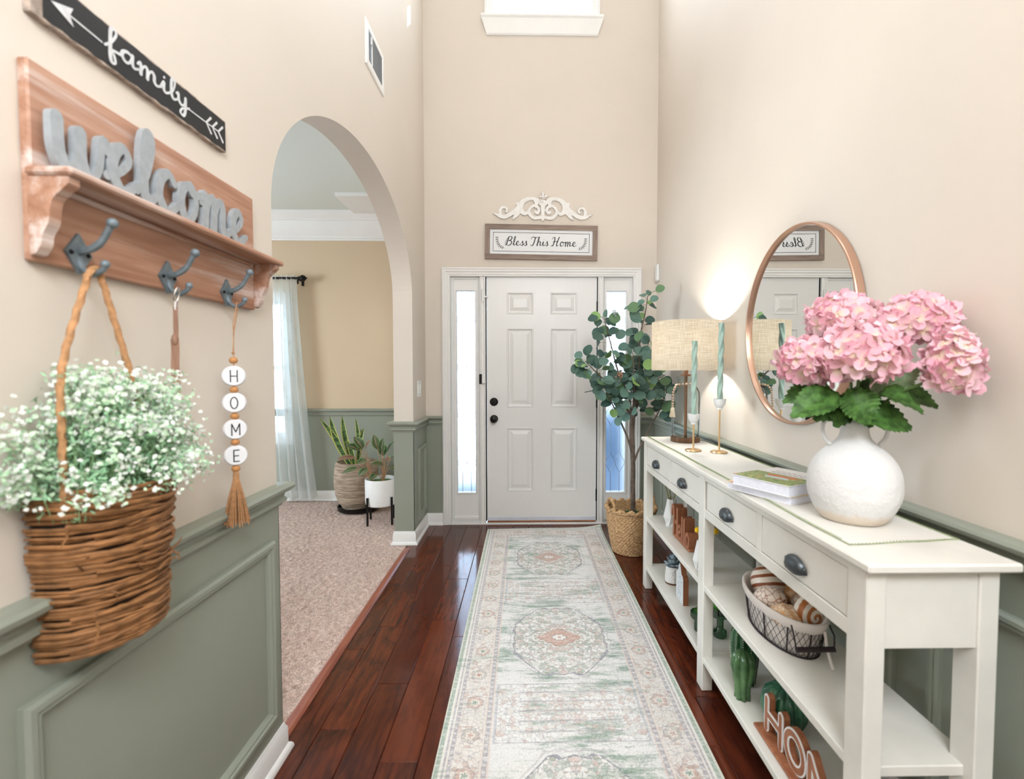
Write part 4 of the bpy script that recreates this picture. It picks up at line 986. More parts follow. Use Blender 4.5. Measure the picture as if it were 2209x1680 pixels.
for nm, (cnt, t0, spread) in spec_.items():
    q = spline(paths[nm], 8)
    for i in range(cnt):
        t_ = t0 + (1.02 - t0) * (i + U(0, 1)) / cnt; b0 = q[min(len(q) - 1, int(t_ * (len(q) - 1)))]
        d = Vector((G(0, 1), G(0, 0.8), G(0.1, 0.7))).normalized()
        taper = 1.0 - 0.55 * t_
        e_ = b0 + d * spread * U(0.3, 1.0) * (taper + 0.25)
        if e_.x > 0.985: e_.x = 0.985 - U(0, 0.04)
        twigs.tube([b0, (b0 + e_) / 2 + Vector((0, 0, 0.008)), e_], [0.0016, 0.0012, 0.001], 4, ends=False)
        dd = (e_ - b0).normalized(); add_leaf(e_, dd, U(0.052, 0.086))
        if random.random() < 0.12: add_leaf(b0 + (e_ - b0) * 0.6, (dd + Vector((G(0, 0.8), G(0, 0.8), G(0, 0.8)))).normalized(), U(0.03, 0.045))
add_leaf(Vector((0.862, 3.39, 1.80)), Vector((0.1, 0, 1)), 0.045); add_leaf(Vector((0.87, 3.38, 1.765)), Vector((1, -0.2, 0.3)), 0.058); add_leaf(Vector((0.83, 3.38, 1.76)), Vector((-1, -0.2, 0.15)), 0.058)
obj('twigs', twigs, plain('green_twig', '#5f6b4d', 0.6), tr, kind='stuff')
for c_, mt, nb in (((0.621, 3.36, 1.675), '#a9b3b4', 16), ((0.64, 3.26, 1.245), '#a9826a', 26)):
    mb = MB()
    for i in range(nb): mb.ball((c_[0] + G(0, 0.012), c_[1] + G(0, 0.012), c_[2] + G(0, 0.012)), 0.0055, 6, 4)
    obj('seed_cluster', mb, plain('seed_' + mt[1:], mt, 0.6), tr, True, kind='stuff')
mb = MB()
for i in range(900):
    a = U(0, 2 * pi); r0 = 0.135 * U(0, 1) ** 0.5; c_ = Vector((BX + 0.02 + r0 * cos(a), BY + r0 * sin(a), 0.222 + 0.045 * (1 - (r0 / 0.14) ** 2)))
    quad(mb, c_ + Vector((0, 0, U(0, 0.012))), (G(0, 1), G(0, 1), G(0.6, 0.5)), U(0.006, 0.013), 0.4)
mb.lathe([(0.145, 0.216), (0.10, 0.235), (0.03, 0.25), (0.0, 0.25)], BX, BY, 24)
obj('moss', mb, plain('green_moss', '#2f6b3f', 0.8, var=0.3, vscale=40), tr, kind='stuff')

# ------------------------------------------------------------------ console table
cn = thing('console_table', (0.85, 1.91, 0.0), 'long cream console table with four drawers and open shelves along the wall', 'table')
CF, CB, CY0, CY1 = 0.705, 0.985, 0.975, 2.853
ob = lambda n_, x0, x1, y0, y1, z0, z1, c_=0.002, mt=None, par=None: obj(n_, MB().box(x0, x1, y0, y1, z0, z1, c_), mt or M['cream'], par or cn)
ob('table_top', CF - 0.012, 1.012, 0.953, 2.882, 0.866, 0.885, 0.004)
for y0 in (CY0, 1.882, 2.792):
    ob('leg', CF, CF + 0.042, y0, y0 + 0.061, 0.001, 0.866, 0.0025); ob('leg', CB - 0.042, CB, y0, y0 + 0.061, 0.001, 0.866, 0.0025)
ob('end_apron', CF + 0.042, CB - 0.042, CY0 + 0.006, CY0 + 0.022, 0.697, 0.866, 0.001); ob('end_apron', CF + 0.042, CB - 0.042, 2.83, 2.846, 0.697, 0.866, 0.001)
ob('back_apron', CB - 0.016, CB - 0.004, 1.036, 2.792, 0.697, 0.866, 0.001)
for a, c_ in ((1.036, 1.882), (1.943, 2.792)):
    ob('top_rail', CF + 0.003, CF + 0.03, a, c_, 0.845, 0.866, 0.001); ob('bottom_rail', CF + 0.003, CF + 0.03, a, c_, 0.697, 0.733, 0.002)
    ob('drawer_floor', CF + 0.03, CB - 0.016, a, c_, 0.700, 0.706, 0)
    mid_ = {1.036: (1.428, 1.460), 1.943: (2.335, 2.355)}[a]
    ob('drawer_divider', CF + 0.003, CF + 0.03, mid_[0], mid_[1], 0.733, 0.845, 0.001)
hm, b_ = begin('pewter_handle'); setp(b_, mixc(noise(objco(), 60, 4), '#2f3335', '#6d7376'), 0.38, 0.75, normal=bump(noise(objco(), 150, 3), 0.4, 0.002)); M['pewter'] = hm
for a, c_ in ((1.040, 1.425), (1.463, 1.866), (1.947, 2.333), (2.357, 2.788)):
    dr = ob('drawer', CF + 0.004, CF + 0.024, a, c_, 0.7355, 0.8425, 0.0015)
    ob('drawer_box', CF + 0.024, CB - 0.03, a + 0.01, c_ - 0.01, 0.745, 0.835, 0, None, dr)
    yc = (a + c_) / 2; rows = []
    for i in range(11):                           # shell shaped cup pull
        t_ = -1 + 2 * i / 10; w_ = (1 - abs(t_) ** 2.6) ** 0.5 if abs(t_) < 1 else 0.0; ro = []
        for k in range(9):
            q = pi * k / 8 * 0.60 - 0.05
            ro.append((CF + 0.003 - 0.027 * w_ * sin(q + 0.25) - 0.0008 * sin(k * 3 + i), yc + t_ * 0.042, 0.768 + 0.034 * w_ * cos(q) * (1 if q < pi / 2 else 0.7) - 0.003))
        rows.append(ro)
    mb = MB().grid(rows); mb.grid([[(p[0] + 0.002, p[1], p[2] - 0.002) for p in r_] for r_ in rows])
    mb.ball((CF - 0.004, yc - 0.040, 0.776), 0.0075, 8, 6, (0.8, 1, 1)).ball((CF - 0.004, yc + 0.040, 0.776), 0.0075, 8, 6, (0.8, 1, 1))
    obj('handle', mb, M['pewter'], dr, True, angle=1.2)
for zt in (0.428, 0.137):
    for a, c_ in ((1.000, 1.912), (1.912, 2.83)):
        ob('shelf', CF + 0.004, CB - 0.004, a, c_, zt - 0.024, zt, 0.002)
ZT, ZM, ZB = 0.885, 0.428, 0.137

# table runner, draped over the top with stitched green edge
m, b_ = begin('cream_felt'); v = objco(); setp(b_, mixc(noise(v, 300, 2), (0.72, 0.69, 0.63), (0.80, 0.775, 0.72)), 0.95, spec=0.1, sheen=0.3, normal=bump(noise(v, 350, 3), 0.5, 0.001)); M['felt'] = m
M['stitch'] = plain('sage_green_yarn', '#8d9a6e', 0.9, var=0.15, vscale=60)
tn = thing('table_runner', (0.86, 1.95, ZT), 'cream felt table runner with green blanket-stitched edge on the console', 'table runner')
RX0, RX1, RYa, RYb = 0.727, 1.002, 1.062, 2.855
rows = []
for j in range(61):
    y = RYa + (RYb - RYa) * j / 60
    rows.append([(RX0 + (RX1 - RX0) * i / 10 + 0.002 * sin(y * 9) * (1 - i / 10), y + 0.03 * (i / 10) * (1 - j / 60), ZT + 0.0026 + 0.0006 * sin(i * 1.3 + y * 14)) for i in range(11)])
mb = MB().grid(rows); ed = rows[0] + [r_[-1] for r_ in rows[1:]] + rows[-1][-2::-1] + [r_[0] for r_ in rows[-2:0:-1]]
mb.grid([ed, [(p[0], p[1], ZT + 0.0002) for p in ed]], closed_u=True); obj('felt', mb, M['felt'], tn, True)
mb = MB().tube([Vector(p) + Vector((0, 0, 0.0002)) for p in ed] + [Vector(ed[0])], 0.0012, 6)
for i in range(len(ed) - 1):
    a_, c_ = Vector(ed[i]), Vector(ed[i + 1]); n_ = max(1, int((c_ - a_).length / 0.007))
    for k in range(n_):
        p = a_ + (c_ - a_) * k / n_; inn = (Vector((0.865, min(max(p.y, RYa + 0.08), RYb - 0.08), p.z)) - p).normalized()
        mb.tube([p + Vector((0, 0, 0.0006)), p + inn * 0.009 + Vector((0, 0, 0.0009))], 0.0007, 4, ends=False)
obj('blanket_stitch', mb, M['stitch'], tn, kind='stuff')

# ------------------------------------------------------------------ lamp with glass jar base
ZR = ZT + 0.0035
LX, LY = 0.884, 2.655
lp = thing('table_lamp', (LX, LY, ZR), 'lit table lamp with linen drum shade and clear glass jar base', 'lamp')
M['walnut'] = wood('dark_walnut', '#4a3220', '#7a573a', 'Z', 14, 0.5); M['walnut_rod'] = wood('walnut_rod', '#6a4730', '#94694a', 'Z', 14, 0.45)
obj('base', MB().lathe([(0.0, ZR), (0.076, ZR), (0.078, ZR + 0.003), (0.078, ZR + 0.024), (0.075, ZR + 0.027), (0.0, ZR + 0.027)], LX, LY, 40), M['walnut'], lp, True)
m, b_ = begin('clear_glass'); out = NT.nodes['Material Output']
tr_ = NT.nodes.new('ShaderNodeBsdfTransparent'); tr_.inputs[0].default_value = (0.95, 0.975, 0.97, 1); gl = NT.nodes.new('ShaderNodeBsdfGlossy'); gl.inputs['Roughness'].default_value = 0.03
lw = NT.nodes.new('ShaderNodeLayerWeight'); lw.inputs[0].default_value = 0.12
ms = NT.nodes.new('ShaderNodeMixShader'); NT.links.new((S(lw.outputs['Fresnel']) * 0.8).k, ms.inputs[0]); NT.links.new(tr_.outputs[0], ms.inputs[1]); NT.links.new(gl.outputs[0], ms.inputs[2]); NT.links.new(ms.outputs[0], out.inputs[0]); M['glass'] = m
zb = ZR + 0.028
gp = [(0.0, zb), (0.062, zb), (0.071, zb + 0.006), (0.075, zb + 0.02), (0.0755, zb + 0.22), (0.073, zb + 0.245), (0.062, zb + 0.268), (0.046, zb + 0.282), (0.0425, zb + 0.29), (0.043, zb + 0.312), (0.050, zb + 0.318), (0.052, zb + 0.324), (0.050, zb + 0.330)]
obj('glass_jar', MB().lathe(gp + [(r_ - 0.003 if r_ > 0.01 else 0, z + (0.004 if i < 2 else 0)) for i, (r_, z) in list(enumerate(gp))[::-1]], LX, LY, 48), M['glass'], lp, True)
obj('rod', MB().lathe([(0.0085, zb), (0.0085, 1.25)], LX, LY, 14), M['walnut_rod'], lp, True)
obj('jar_cap', MB().lathe([(0.0, zb + 0.331), (0.026, zb + 0.331), (0.026, zb + 0.341), (0.012, zb + 0.344), (0.011, 1.33), (0.0, 1.33)], LX, LY, 24), M['walnut_rod'], lp, True)
m, b_ = begin('linen_shade'); v = objco(); x_, y_, z_ = sep(v)
an_ = mth('ARCTAN2', y_, x_)
ly = noise(comb(an_ * 2.0, z_ * 300.0, 0.0), 1.0, 4, 0.7); lx = noise(comb(an_ * 80.0, z_ * 14.0, 5.0), 1.0, 4, 0.7)
lc = mixc(smooth(ly * 0.5 + lx * 0.5, 0.36, 0.64), '#d3c9b8', '#fdfaf3')
out = NT.nodes['Material Output']; tlc = NT.nodes.new('ShaderNodeBsdfTranslucent'); NT.links.new(lc.k, tlc.inputs[0]); setp(b_, lc, 0.9, spec=0.1)
ms = NT.nodes.new('ShaderNodeMixShader'); ms.inputs[0].default_value = 0.8; NT.links.new(b_.outputs[0], ms.inputs[1]); NT.links.new(tlc.outputs[0], ms.inputs[2]); NT.links.new(ms.outputs[0], out.inputs[0]); M['linen'] = m
Z0, Z1 = 1.279, 1.541
obj('lamp_shade', MB().lathe([(0.182, Z0), (0.182, Z0 + 0.006), (0.1815, Z1 - 0.006), (0.182, Z1), (0.180, Z1), (0.1795, Z0)], LX - 0.003, LY, 64), M['linen'], lp, True, center=(LX - 0.003, LY, (Z0 + Z1) / 2))
obj('harp_fitter', MB().tube([(LX - 0.18, LY, 1.30), (LX, LY, 1.30), (LX + 0.178, LY, 1.30)], 0.002, 6).tube([(LX, LY - 0.18, 1.30), (LX, LY + 0.18, 1.30)], 0.002, 6), M['brass'], lp)
m, b_ = begin('bulb_glow'); em = NT.nodes.new('ShaderNodeEmission'); em.inputs[0].default_value = (1, 0.95, 0.87, 1); em.inputs[1].default_value = 12; NT.links.new(em.outputs[0], NT.nodes['Material Output'].inputs[0]); M['bulb'] = m
bo = obj('bulb', MB().ball((LX, LY, 1.375), 0.028, 16, 12, (1, 1, 1.25)), M['bulb'], lp, True)
ld = bpy.data.lights.new('lamp_bulb_light', 'POINT'); ld.energy = 17; ld.color = (1, 0.95, 0.87); ld.shadow_soft_size = 0.03
lo = bpy.data.objects.new('lamp_bulb_light', ld); COL.objects.link(lo); lo.location = (LX, LY, 1.42)

bs = thing('bead_strand', (LX - 0.05, LY - 0.06, zb + 0.2), 'pale wooden bead strand with cream tassel draped round the lamp neck', 'beads')
M['paleb'] = wood('pale_bead', '#a98c74', '#d3bba4', 'Z', 30, 0.6)
bpts = []
for i in range(15):
    a = radians(-60 - 150 * i / 14 + 40); bpts.append(Vector((LX + 0.052 * cos(a), LY + 0.052 * sin(a), zb + 0.293 - 0.002 * i * 0.3)))
tail = spline([bpts[-1], (LX - 0.068, LY - 0.035, zb + 0.278), (LX - 0.082, LY - 0.045, zb + 0.245), (LX - 0.086, LY - 0.048, zb + 0.20), (LX - 0.087, LY - 0.049, zb + 0.170)], 12)
allp = bpts + tail; acc = 0.0; last = allp[0]; cen = [last]
for p in allp[1:]:
    acc += (p - last).length; last = p
    if acc >= 0.0128: cen.append(p.copy()); acc = 0.0
bead_me = mesh_of(MB().ball((0, 0, 0), 0.0066, 12, 8), 'bead', True, M['paleb'])
for p in cen: place('bead', bead_me, Matrix.Translation(p), bs)
tp = tail[-1]; mb = MB().tube([tp + Vector((0, 0, -0.006)), tp + Vector((0, 0, -0.014)), tp + Vector((0, 0, -0.022))], [0.006, 0.010, 0.011], 12)
for i in range(60):
    a = U(0, 6.28); r1 = 0.013 * U(0.2, 1) ** 0.5
    mb.tube([tp + Vector((0.008 * cos(a), 0.008 * sin(a), -0.016)), tp + Vector((r1 * cos(a), r1 * sin(a), -0.040)), tp + Vector((r1 * 1.25 * cos(a), r1 * 1.25 * sin(a), -0.060 + U(0, 0.004)))], 0.0016, 4)
obj('tassel', mb, plain('cream_cotton', '#d9cbb2', 0.9), bs, kind='stuff')
obj('power_cord', MB().tube(spline([(0.972, LY + 0.01, ZR + 0.004), (1.02, 2.64, ZT + 0.003), (1.03, 2.62, 0.85), (1.045, 2.60, 0.62), (1.05, 2.58, 0.42), (1.05, 2.56, 0.32), (1.045, 2.50, 0.012)], 10), 0.0022, 6), plain('grey_cord', '#8f8f8c', 0.5), lp, True)

# ------------------------------------------------------------------ candles
M['wax'] = plain('mint_green_wax', '#a3bdb0', 0.45, var=0.03, sss=0.15)
def candle_set(x, y, zcup, ztop, lean, lab_h, lab_c):
    h = thing('candle_holder', (x, y, ZR), lab_h, 'candle holder', 'brass candle holders on the console')
    obj('base_disc', MB().lathe([(0, ZR), (0.037, ZR), (0.039, ZR + 0.002), (0.038, ZR + 0.007), (0.033, ZR + 0.0085), (0, ZR + 0.0095)], x, y, 36), M['brass'], h, True)
    obj('stem', MB().lathe([(0.0045, ZR + 0.008), (0.0042, zcup)], x, y, 14), M['brass'], h, True)
    obj('cup', MB().lathe([(0, zcup - 0.004), (0.012, zcup - 0.004), (0.013, zcup + 0.001), (0.011, zcup + 0.003), (0.017, zcup + 0.008), (0.0255, zcup + 0.022), (0.0285, zcup + 0.046), (0.0265, zcup + 0.046), (0.023, zcup + 0.024), (0.0, zcup + 0.012)], x, y, 32), M['ceramic'], h, True)
    z0 = zcup + 0.0135
    cd = obj('candle', MB().tube([(x + lean * i / 110, y, z0 + (ztop - z0) * i / 110) for i in range(111)], [0.0118] * 111, 24, 3, 0.20, 0.080), M['wax'], None, True, lab_c, 'candle', 'twisted green taper candles')
candle_set(0.818, 2.338, 1.022, 1.421, 0.001, 'shorter brass candle holder with white cup in front of the lamp', 'twisted mint taper candle standing in front of the lamp shade')
candle_set(0.922, 2.283, 1.098, 1.501, 0.004, 'taller brass candle holder with white cup beside the mirror', 'twisted mint taper candle rising beside the lamp shade edge')

# ------------------------------------------------------------------ books
m, b_ = begin('garden_picture_cover'); v = objco(); vx, vy, vz = sep(v)
n1 = noise(v, 55, 4); n2 = noise(v, 90, 3); n3 = noise(v, 26, 3, 0.5)
pc = mixc(smooth(n1, 0.38, 0.62), '#3f6b2f', '#8fa854'); pc = mixc(smooth(n2, 0.55, 0.66) * 0.8, pc, '#d98a6a'); pc = mixc(smooth(n3, 0.58, 0.68), pc, '#c7623a'); pc = mixc(smooth(n1, 0.66, 0.74), pc, '#b9c7cf')
pc = mixc(lt(n2, 0.36), pc, '#2d4238')
setp(b_, pc, 0.3); M['garden'] = m
M['page'] = plain('book_pages', '#e4e4ee', 0.7, var=0.04, vscale=90); M['white_cover'] = plain('white_book_cover', '#e9e7e6', 0.35, var=0.02)
M['cream_cover'] = plain('pale_orange_cover', '#e8d2b0', 0.4, var=0.05)
def book(N, d, L, W, z0, z1, label, top, spine, name):
    d = Vector(d).normalized(); p = Vector((-d.y, d.x)) * -1.0
    mpb = lambda u, v, w: (N[0] + d.x * u + p.x * v, N[1] + d.y * u + p.y * v, w)
    t_ = thing(name, (N[0], N[1], z0), label, 'book', 'books on the console')
    rect = lambda a, b2, c_, e_: [(a, c_), (b2, c_), (b2, e_), (a, e_)]
    obj('pages', MB().prism(rect(0.003, L - 0.003, 0.003, W - 0.002), mpb, z0 + 0.0022, z1 - 0.0022), M['page'], t_)
    obj('back_cover', MB().prism(rect(0, L, 0, W), mpb, z0, z0 + 0.0022), M['white_cover'], t_)
    obj('front_cover', MB().prism(rect(0, L, 0, W), mpb, z1 - 0.0022, z1), top, t_)
    return t_, mpb
t1, mp1 = book((0.767, 1.374), (-0.097, 0.213), 0.238, 0.20, ZR, 0.9125, 'thin white book lying under the garden book on the runner', M['cream_cover'], None, 'coffee_table_book')
mb = MB()
for i in range(7):
    u0 = 0.02 + i * 0.031; mb.prism([(u0, -0.0006), (u0 + U(0.01, 0.024), -0.0006), (u0 + U(0.01, 0.024), 0.016), (u0, 0.012)], mp1, 0.9122, 0.9130)
o = obj('cover_print', mb, plain('pink_orange_print', '#d9607a', 0.4, var=0.5, vscale=25), t1); o['kind'] = 'stuff'
t2, mp2 = book((0.757, 1.357 + 0.012), (-0.089, 0.174), 0.198, 0.225, 0.9132, 0.9455, 'thick book with a colourful garden picture cover on top', M['white_cover'], None, 'garden_book')
obj('cover_picture', MB().prism([(0.001, 0.001), (0.197, 0.001), (0.197, 0.125), (0.001, 0.125)], mp2, 0.9452, 0.9460), M['garden'], t2)
obj('roof_picture', MB().prism([(0.05, 0.09), (0.13, 0.085), (0.145, 0.105), (0.03, 0.108)], mp2, 0.9458, 0.9463), plain('orange_roof', '#c96a42', 0.4), t2)
obj('pond_picture', MB().prism([(0.05, 0.065), (0.12, 0.058), (0.135, 0.078), (0.06, 0.084)], mp2, 0.9458, 0.9463), plain('pale_pond', '#b7c4cc', 0.3), t2)
mb = MB()
for r_ in range(2):
    for i in range(7): mb.ribbon([(0.158 - i * 0.019, 0.145 + r_ * 0.022), (0.158 - i * 0.019 - 0.011, 0.145 + r_ * 0.022)], 0.006 - r_ * 0.002, mp2, 0.9454, 0.9458)
o = obj('title_print', mb, plain('grey_print', '#6d6d74', 0.5), t2); o['kind'] = 'stuff'

# ------------------------------------------------------------------ white vase and hydrangeas
VX, VY = 0.860, 1.250
m, b_ = begin('chalky_white_vase'); v = objco(); nz = noise(v, 28, 5, 0.65)
vz_ = sep(v)[2]
setp(b_, mixc(smooth(vz_ + (nz - 0.5) * 0.03, -0.115, -0.095), (0.74, 0.64, 0.54), (0.77, 0.76, 0.75)), 0.75, spec=0.2, normal=bump(nz, 0.8, 0.009)); M['vase'] = m
vs_t = thing('vase', (VX, VY, ZR), 'round white textured vase with two small handles holding pink hydrangeas', 'vase')
vp = [(0.0, ZR), (0.060, ZR), (0.075, ZR + 0.006), (0.091, ZR + 0.030), (0.104, ZR + 0.062), (0.1075, ZR + 0.095), (0.103, ZR + 0.130), (0.089, ZR + 0.160), (0.068, ZR + 0.184), (0.050, ZR + 0.199), (0.038, ZR + 0.212), (0.033, ZR + 0.228), (0.032, ZR + 0.246), (0.034, ZR + 0.259), (0.031, ZR + 0.261), (0.028, ZR + 0.246), (0.028, ZR + 0.225), (0.0, ZR + 0.20)]
vp2 = [(p.x, p.y) for p in spline(vp[:13], 4)] + vp[13:]
obj('vase_body', MB().lathe([(max(0, r_), max(ZR, z)) for r_, z in vp2], VX, VY, 56), M['vase'], vs_t, True, angle=1.5)
for s_ in (-1, 1):
    d = Vector((0.97, -0.25, 0)) * s_
    p = spline([Vector((VX, VY, 0)) + d * a + Vector((0, 0, ZR + z)) for a, z in ((0.030, 0.256), (0.050, 0.267), (0.068, 0.260), (0.076, 0.238), (0.071, 0.213), (0.056, 0.195))], 6)
    obj('handle', MB().tube(p, 0.0058, 10), M['vase'], vs_t, True)
m, b_ = begin('pink_petal'); v = objco(); x_, y_, z_ = sep(v); rr = mth('SQRT', x_ * x_ + y_ * y_); r = rnd_obj()
pcx = mixc(smooth(rr, 0.05, 0.75), '#f7e8cf', mixc(r, '#f3b6c8', '#fbe0e6')); pcx = mixc(gt(r, 0.86) * 0.5, pcx, '#ea96ae')
tl_ = NT.nodes.new('ShaderNodeBsdfTranslucent'); NT.links.new(pcx.k, tl_.inputs[0]); setp(b_, pcx, 0.7, spec=0.15)
ms = NT.nodes.new('ShaderNodeMixShader'); ms.inputs[0].default_value = 0.3; NT.links.new(b_.outputs[0], ms.inputs[1]); NT.links.new(tl_.outputs[0], ms.inputs[2]); NT.links.new(ms.outputs[0], NT.nodes['Material Output'].inputs[0]); M['petal'] = m
flo = []
for vv_ in range(3):                              # three florets of four (or five) cupped petals
    mb = MB(); k_ = 4
    for i in range(k_):
        a = 2 * pi * i / k_ + G(0, 0.08); ca, sa = cos(a), sin(a); L = U(0.9, 1.06); W = U(0.50, 0.60); cup = U(-0.05, 0.42); tw = U(-0.15, 0.15)
        rows = []
        for j in range(5):
            t_ = j / 4; w_ = W * (0.22 + 0.78 * sin(pi * (0.10 + 0.74 * t_))) * (1 if j < 4 else 0.72)
            row = []
            for q in (-1, 0, 1):
                px_, py_ = 0.06 + t_ * L * 0.94, q * w_ * 0.78
                row.append((px_ * ca - py_ * sa, px_ * sa + py_ * ca, cup * t_ * t_ + 0.10 * abs(q) + tw * q * t_ + 0.01 * i))
            rows.append(row)
        mb.grid(rows)
    mb.ball((0, 0, 0.05), 0.07, 6, 4)
    flo.append(mesh_of(mb, 'floret', True, M['petal'], angle=3))
m, b_ = begin('hydrangea_leaf'); v = objco(); nl = noise(v, 45, 4)
setp(b_, mixc(smooth(nl, 0.3, 0.7), '#2a491b', '#557f3b'), 0.55, spec=0.35, normal=bump(nl, 0.4, 0.003)); M['hleaf'] = m
m, b_ = begin('hydrangea_leaf_underside'); v = objco(); nl = noise(v, 45, 4)
setp(b_, mixc(smooth(nl, 0.3, 0.7), '#6f8a5e', '#97ab84'), 0.6, spec=0.3, normal=bump(nl, 0.4, 0.003)); M['hleaf2'] = m
M['hstem'] = plain('green_stem', '#55703a', 0.5, var=0.2, vscale=40); M['hcore'] = plain('dusty_rose_core', '#c98a92', 0.9, var=0.3, vscale=60)
def big_leaf(base, tip, W, nrm, par, mt='hleaf', droop=0.012, stem=None):
    base, tip = Vector(base), Vector(tip); tip = base + (tip - base) * 1.12; W *= 1.12; ax = tip - base; L = ax.length; ax.normalize(); n_ = Vector(nrm); n_ = (n_ - ax * n_.dot(ax)).normalized(); sd = ax.cross(n_)
    rows = []; N = 22
    for i in range(N + 1):
        t_ = i / N; w_ = W * 0.5 * (sin(pi * t_ ** 0.80) ** 0.85 if 0 < t_ < 1 else 0.0) * (1 + (0.055 if i % 2 else -0.045)) + 0.0004
        row = []
        for k in (-1, -0.6, -0.2, 0, 0.2, 0.6, 1):
            row.append(base + ax * (L * t_ + (0.006 * abs(k) if i % 2 else 0)) + sd * w_ * k + n_ * (0.22 * w_ * abs(k) - (0.0022 if k == 0 else 0) - droop * 4 * (t_ - 0.4) ** 2 + 0.0016 * sin(t_ * 30 + abs(k) * 5) * abs(k)))
        rows.append(row)
    obj('leaf', MB().grid(rows), M[mt], par, True, angle=3)
NK = Vector((VX, VY, ZR + 0.235))
def hydr(c, R, n, label, leaves, squash=(1, 1, 0.86), size=0.030):
    c = Vector(c); t_ = thing('hydrangea', (VX, VY, ZR + 0.2), label, 'flower', 'pink hydrangea stems in the vase')
    p = spline([NK + Vector((U(-0.012, 0.012), U(-0.012, 0.012), -0.03)), NK + (c - NK) * 0.4 + Vector((0, 0, 0.02)), c - Vector((0, 0, R * 0.35))], 8)
    obj('stem', MB().tube(p, 0.0034, 8), M['hstem'], t_, True)
    obj('flower_core', MB().ball(c, R * 0.66, 16, 10, squash), M['hcore'], t_, True)
    for i in range(n):
        z = 1 - (1.72 * (i + 0.5) / n); a = i * 2.39996 + U(-0.15, 0.15); rho = max(0, 1 - z * z) ** 0.5
        d = Vector((rho * cos(a), rho * sin(a), z)); q = c + Vector((d.x * squash[0], d.y * squash[1], d.z * squash[2])) * R * U(0.84, 1.0)
        if q.x > 1.058: q.x = 1.058 - U(0, 0.012)
        nn = (d + Vector((G(0, 0.22), G(0, 0.22), G(0, 0.22)))).normalized()
        place('floret', flo[i % 3], frame_mat(q, nn, (0, 0, 1) if abs(nn.z) < 0.95 else (1, 0, 0), size * U(0.82, 1.12), U(0, 6.28)), t_)
    for args in leaves: big_leaf(*args[:4], t_, *args[4:])
hydr((0.812, 1.165, 1.314), 0.085, 92, 'largest pink hydrangea head, low in the middle above the vase neck',
     [((0.795, 1.18, 1.236), (0.818, 1.145, 1.160), 0.080, (-0.3, -1, 0.55)), ((0.83, 1.20, 1.178), (0.935, 1.165, 1.146), 0.085, (0.1, -0.9, 0.7)), ((0.83, 1.23, 1.215), (0.860, 1.19, 1.150), 0.075, (0.1, -1, 0.3))], (1.04, 1, 0.86))
hydr((0.726, 1.245, 1.298), 0.061, 64, 'pink hydrangea head drooping furthest over the runner beside the candles',
     [((0.785, 1.20, 1.228), (0.675, 1.19, 1.176), 0.078, (-0.2, -0.8, 0.8)), ((0.80, 1.26, 1.236), (0.695, 1.27, 1.206), 0.074, (-0.2, -0.6, 0.9)), ((0.83, 1.25, 1.216), (0.765, 1.25, 1.158), 0.07, (-0.2, -1, 0.5))], (1.05, 1, 0.95), 0.028)
hydr((0.868, 1.315, 1.418), 0.079, 78, 'pink hydrangea head standing highest in front of the mirror',
     [((0.825, 1.23, 1.215), (0.785, 1.20, 1.150), 0.07, (-0.4, -1, 0.2)), ((0.86, 1.25, 1.236), (0.935, 1.25, 1.196), 0.08, (0.1, -0.8, 0.7))], (1.12, 1, 0.74))
hydr((0.985, 1.215, 1.402), 0.074, 72, 'pink hydrangea head up against the wall above the far-reaching one',
     [((0.955, 1.24, 1.225), (1.045, 1.215, 1.196), 0.07, (0.1, -0.8, 0.8), 'hleaf'), ((0.92, 1.27, 1.205), (1.00, 1.28, 1.320), 0.085, (-0.4, -1, 0.3), 'hleaf2', 0.004)], (1.08, 1, 0.8))
hydr((0.980, 1.100, 1.290), 0.060, 64, 'pink hydrangea head hanging lowest nearest the camera side of the vase',
     [((0.865, 1.17, 1.228), (0.950, 1.145, 1.190), 0.082, (0.15, -0.7, 0.9)), ((0.875, 1.22, 1.22), (0.972, 1.20, 1.275), 0.07, (-0.2, -0.8, 0.8), 'hleaf2', 0.004)], (0.80, 0.85, 1.22), 0.028)

# ------------------------------------------------------------------ round mirror
m, b_ = begin('mirror_silver'); setp(b_, (0.86, 0.88, 0.87), 0.0, 1.0); M['mirror'] = m
M['rose'] = plain('rose_gold_metal', (0.66, 0.42, 0.31), 0.32, 0.9, var=0.03)
mt_ = thing('wall_mirror', (XR, 1.925, 1.455), 'round wall mirror in a thin copper frame above the console table', 'mirror')
MY, MZ, MR = 1.925, 1.455, 0.392
rr_ = [(MR - 0.012, 0.002), (MR, 0.002), (MR, 0.028), (MR - 0.002, 0.031), (MR - 0.008, 0.031), (MR - 0.0095, 0.028), (MR - 0.0095, 0.014), (MR - 0.012, 0.002)]
obj('mirror_frame', MB().grid([[(XR - h, MY + r_ * cos(2 * pi * k / 128), MZ + r_ * sin(2 * pi * k / 128)) for k in range(128)] for r_, h in rr_], closed_u=True), M['rose'], mt_, True, angle=0.5)
obj('mirror_glass', MB().cap([(XR - 0.016, MY + (MR - 0.0093) * cos(2 * pi * k / 128), MZ + (MR - 0.0093) * sin(2 * pi * k / 128)) for k in range(128)]), M['mirror'], mt_)

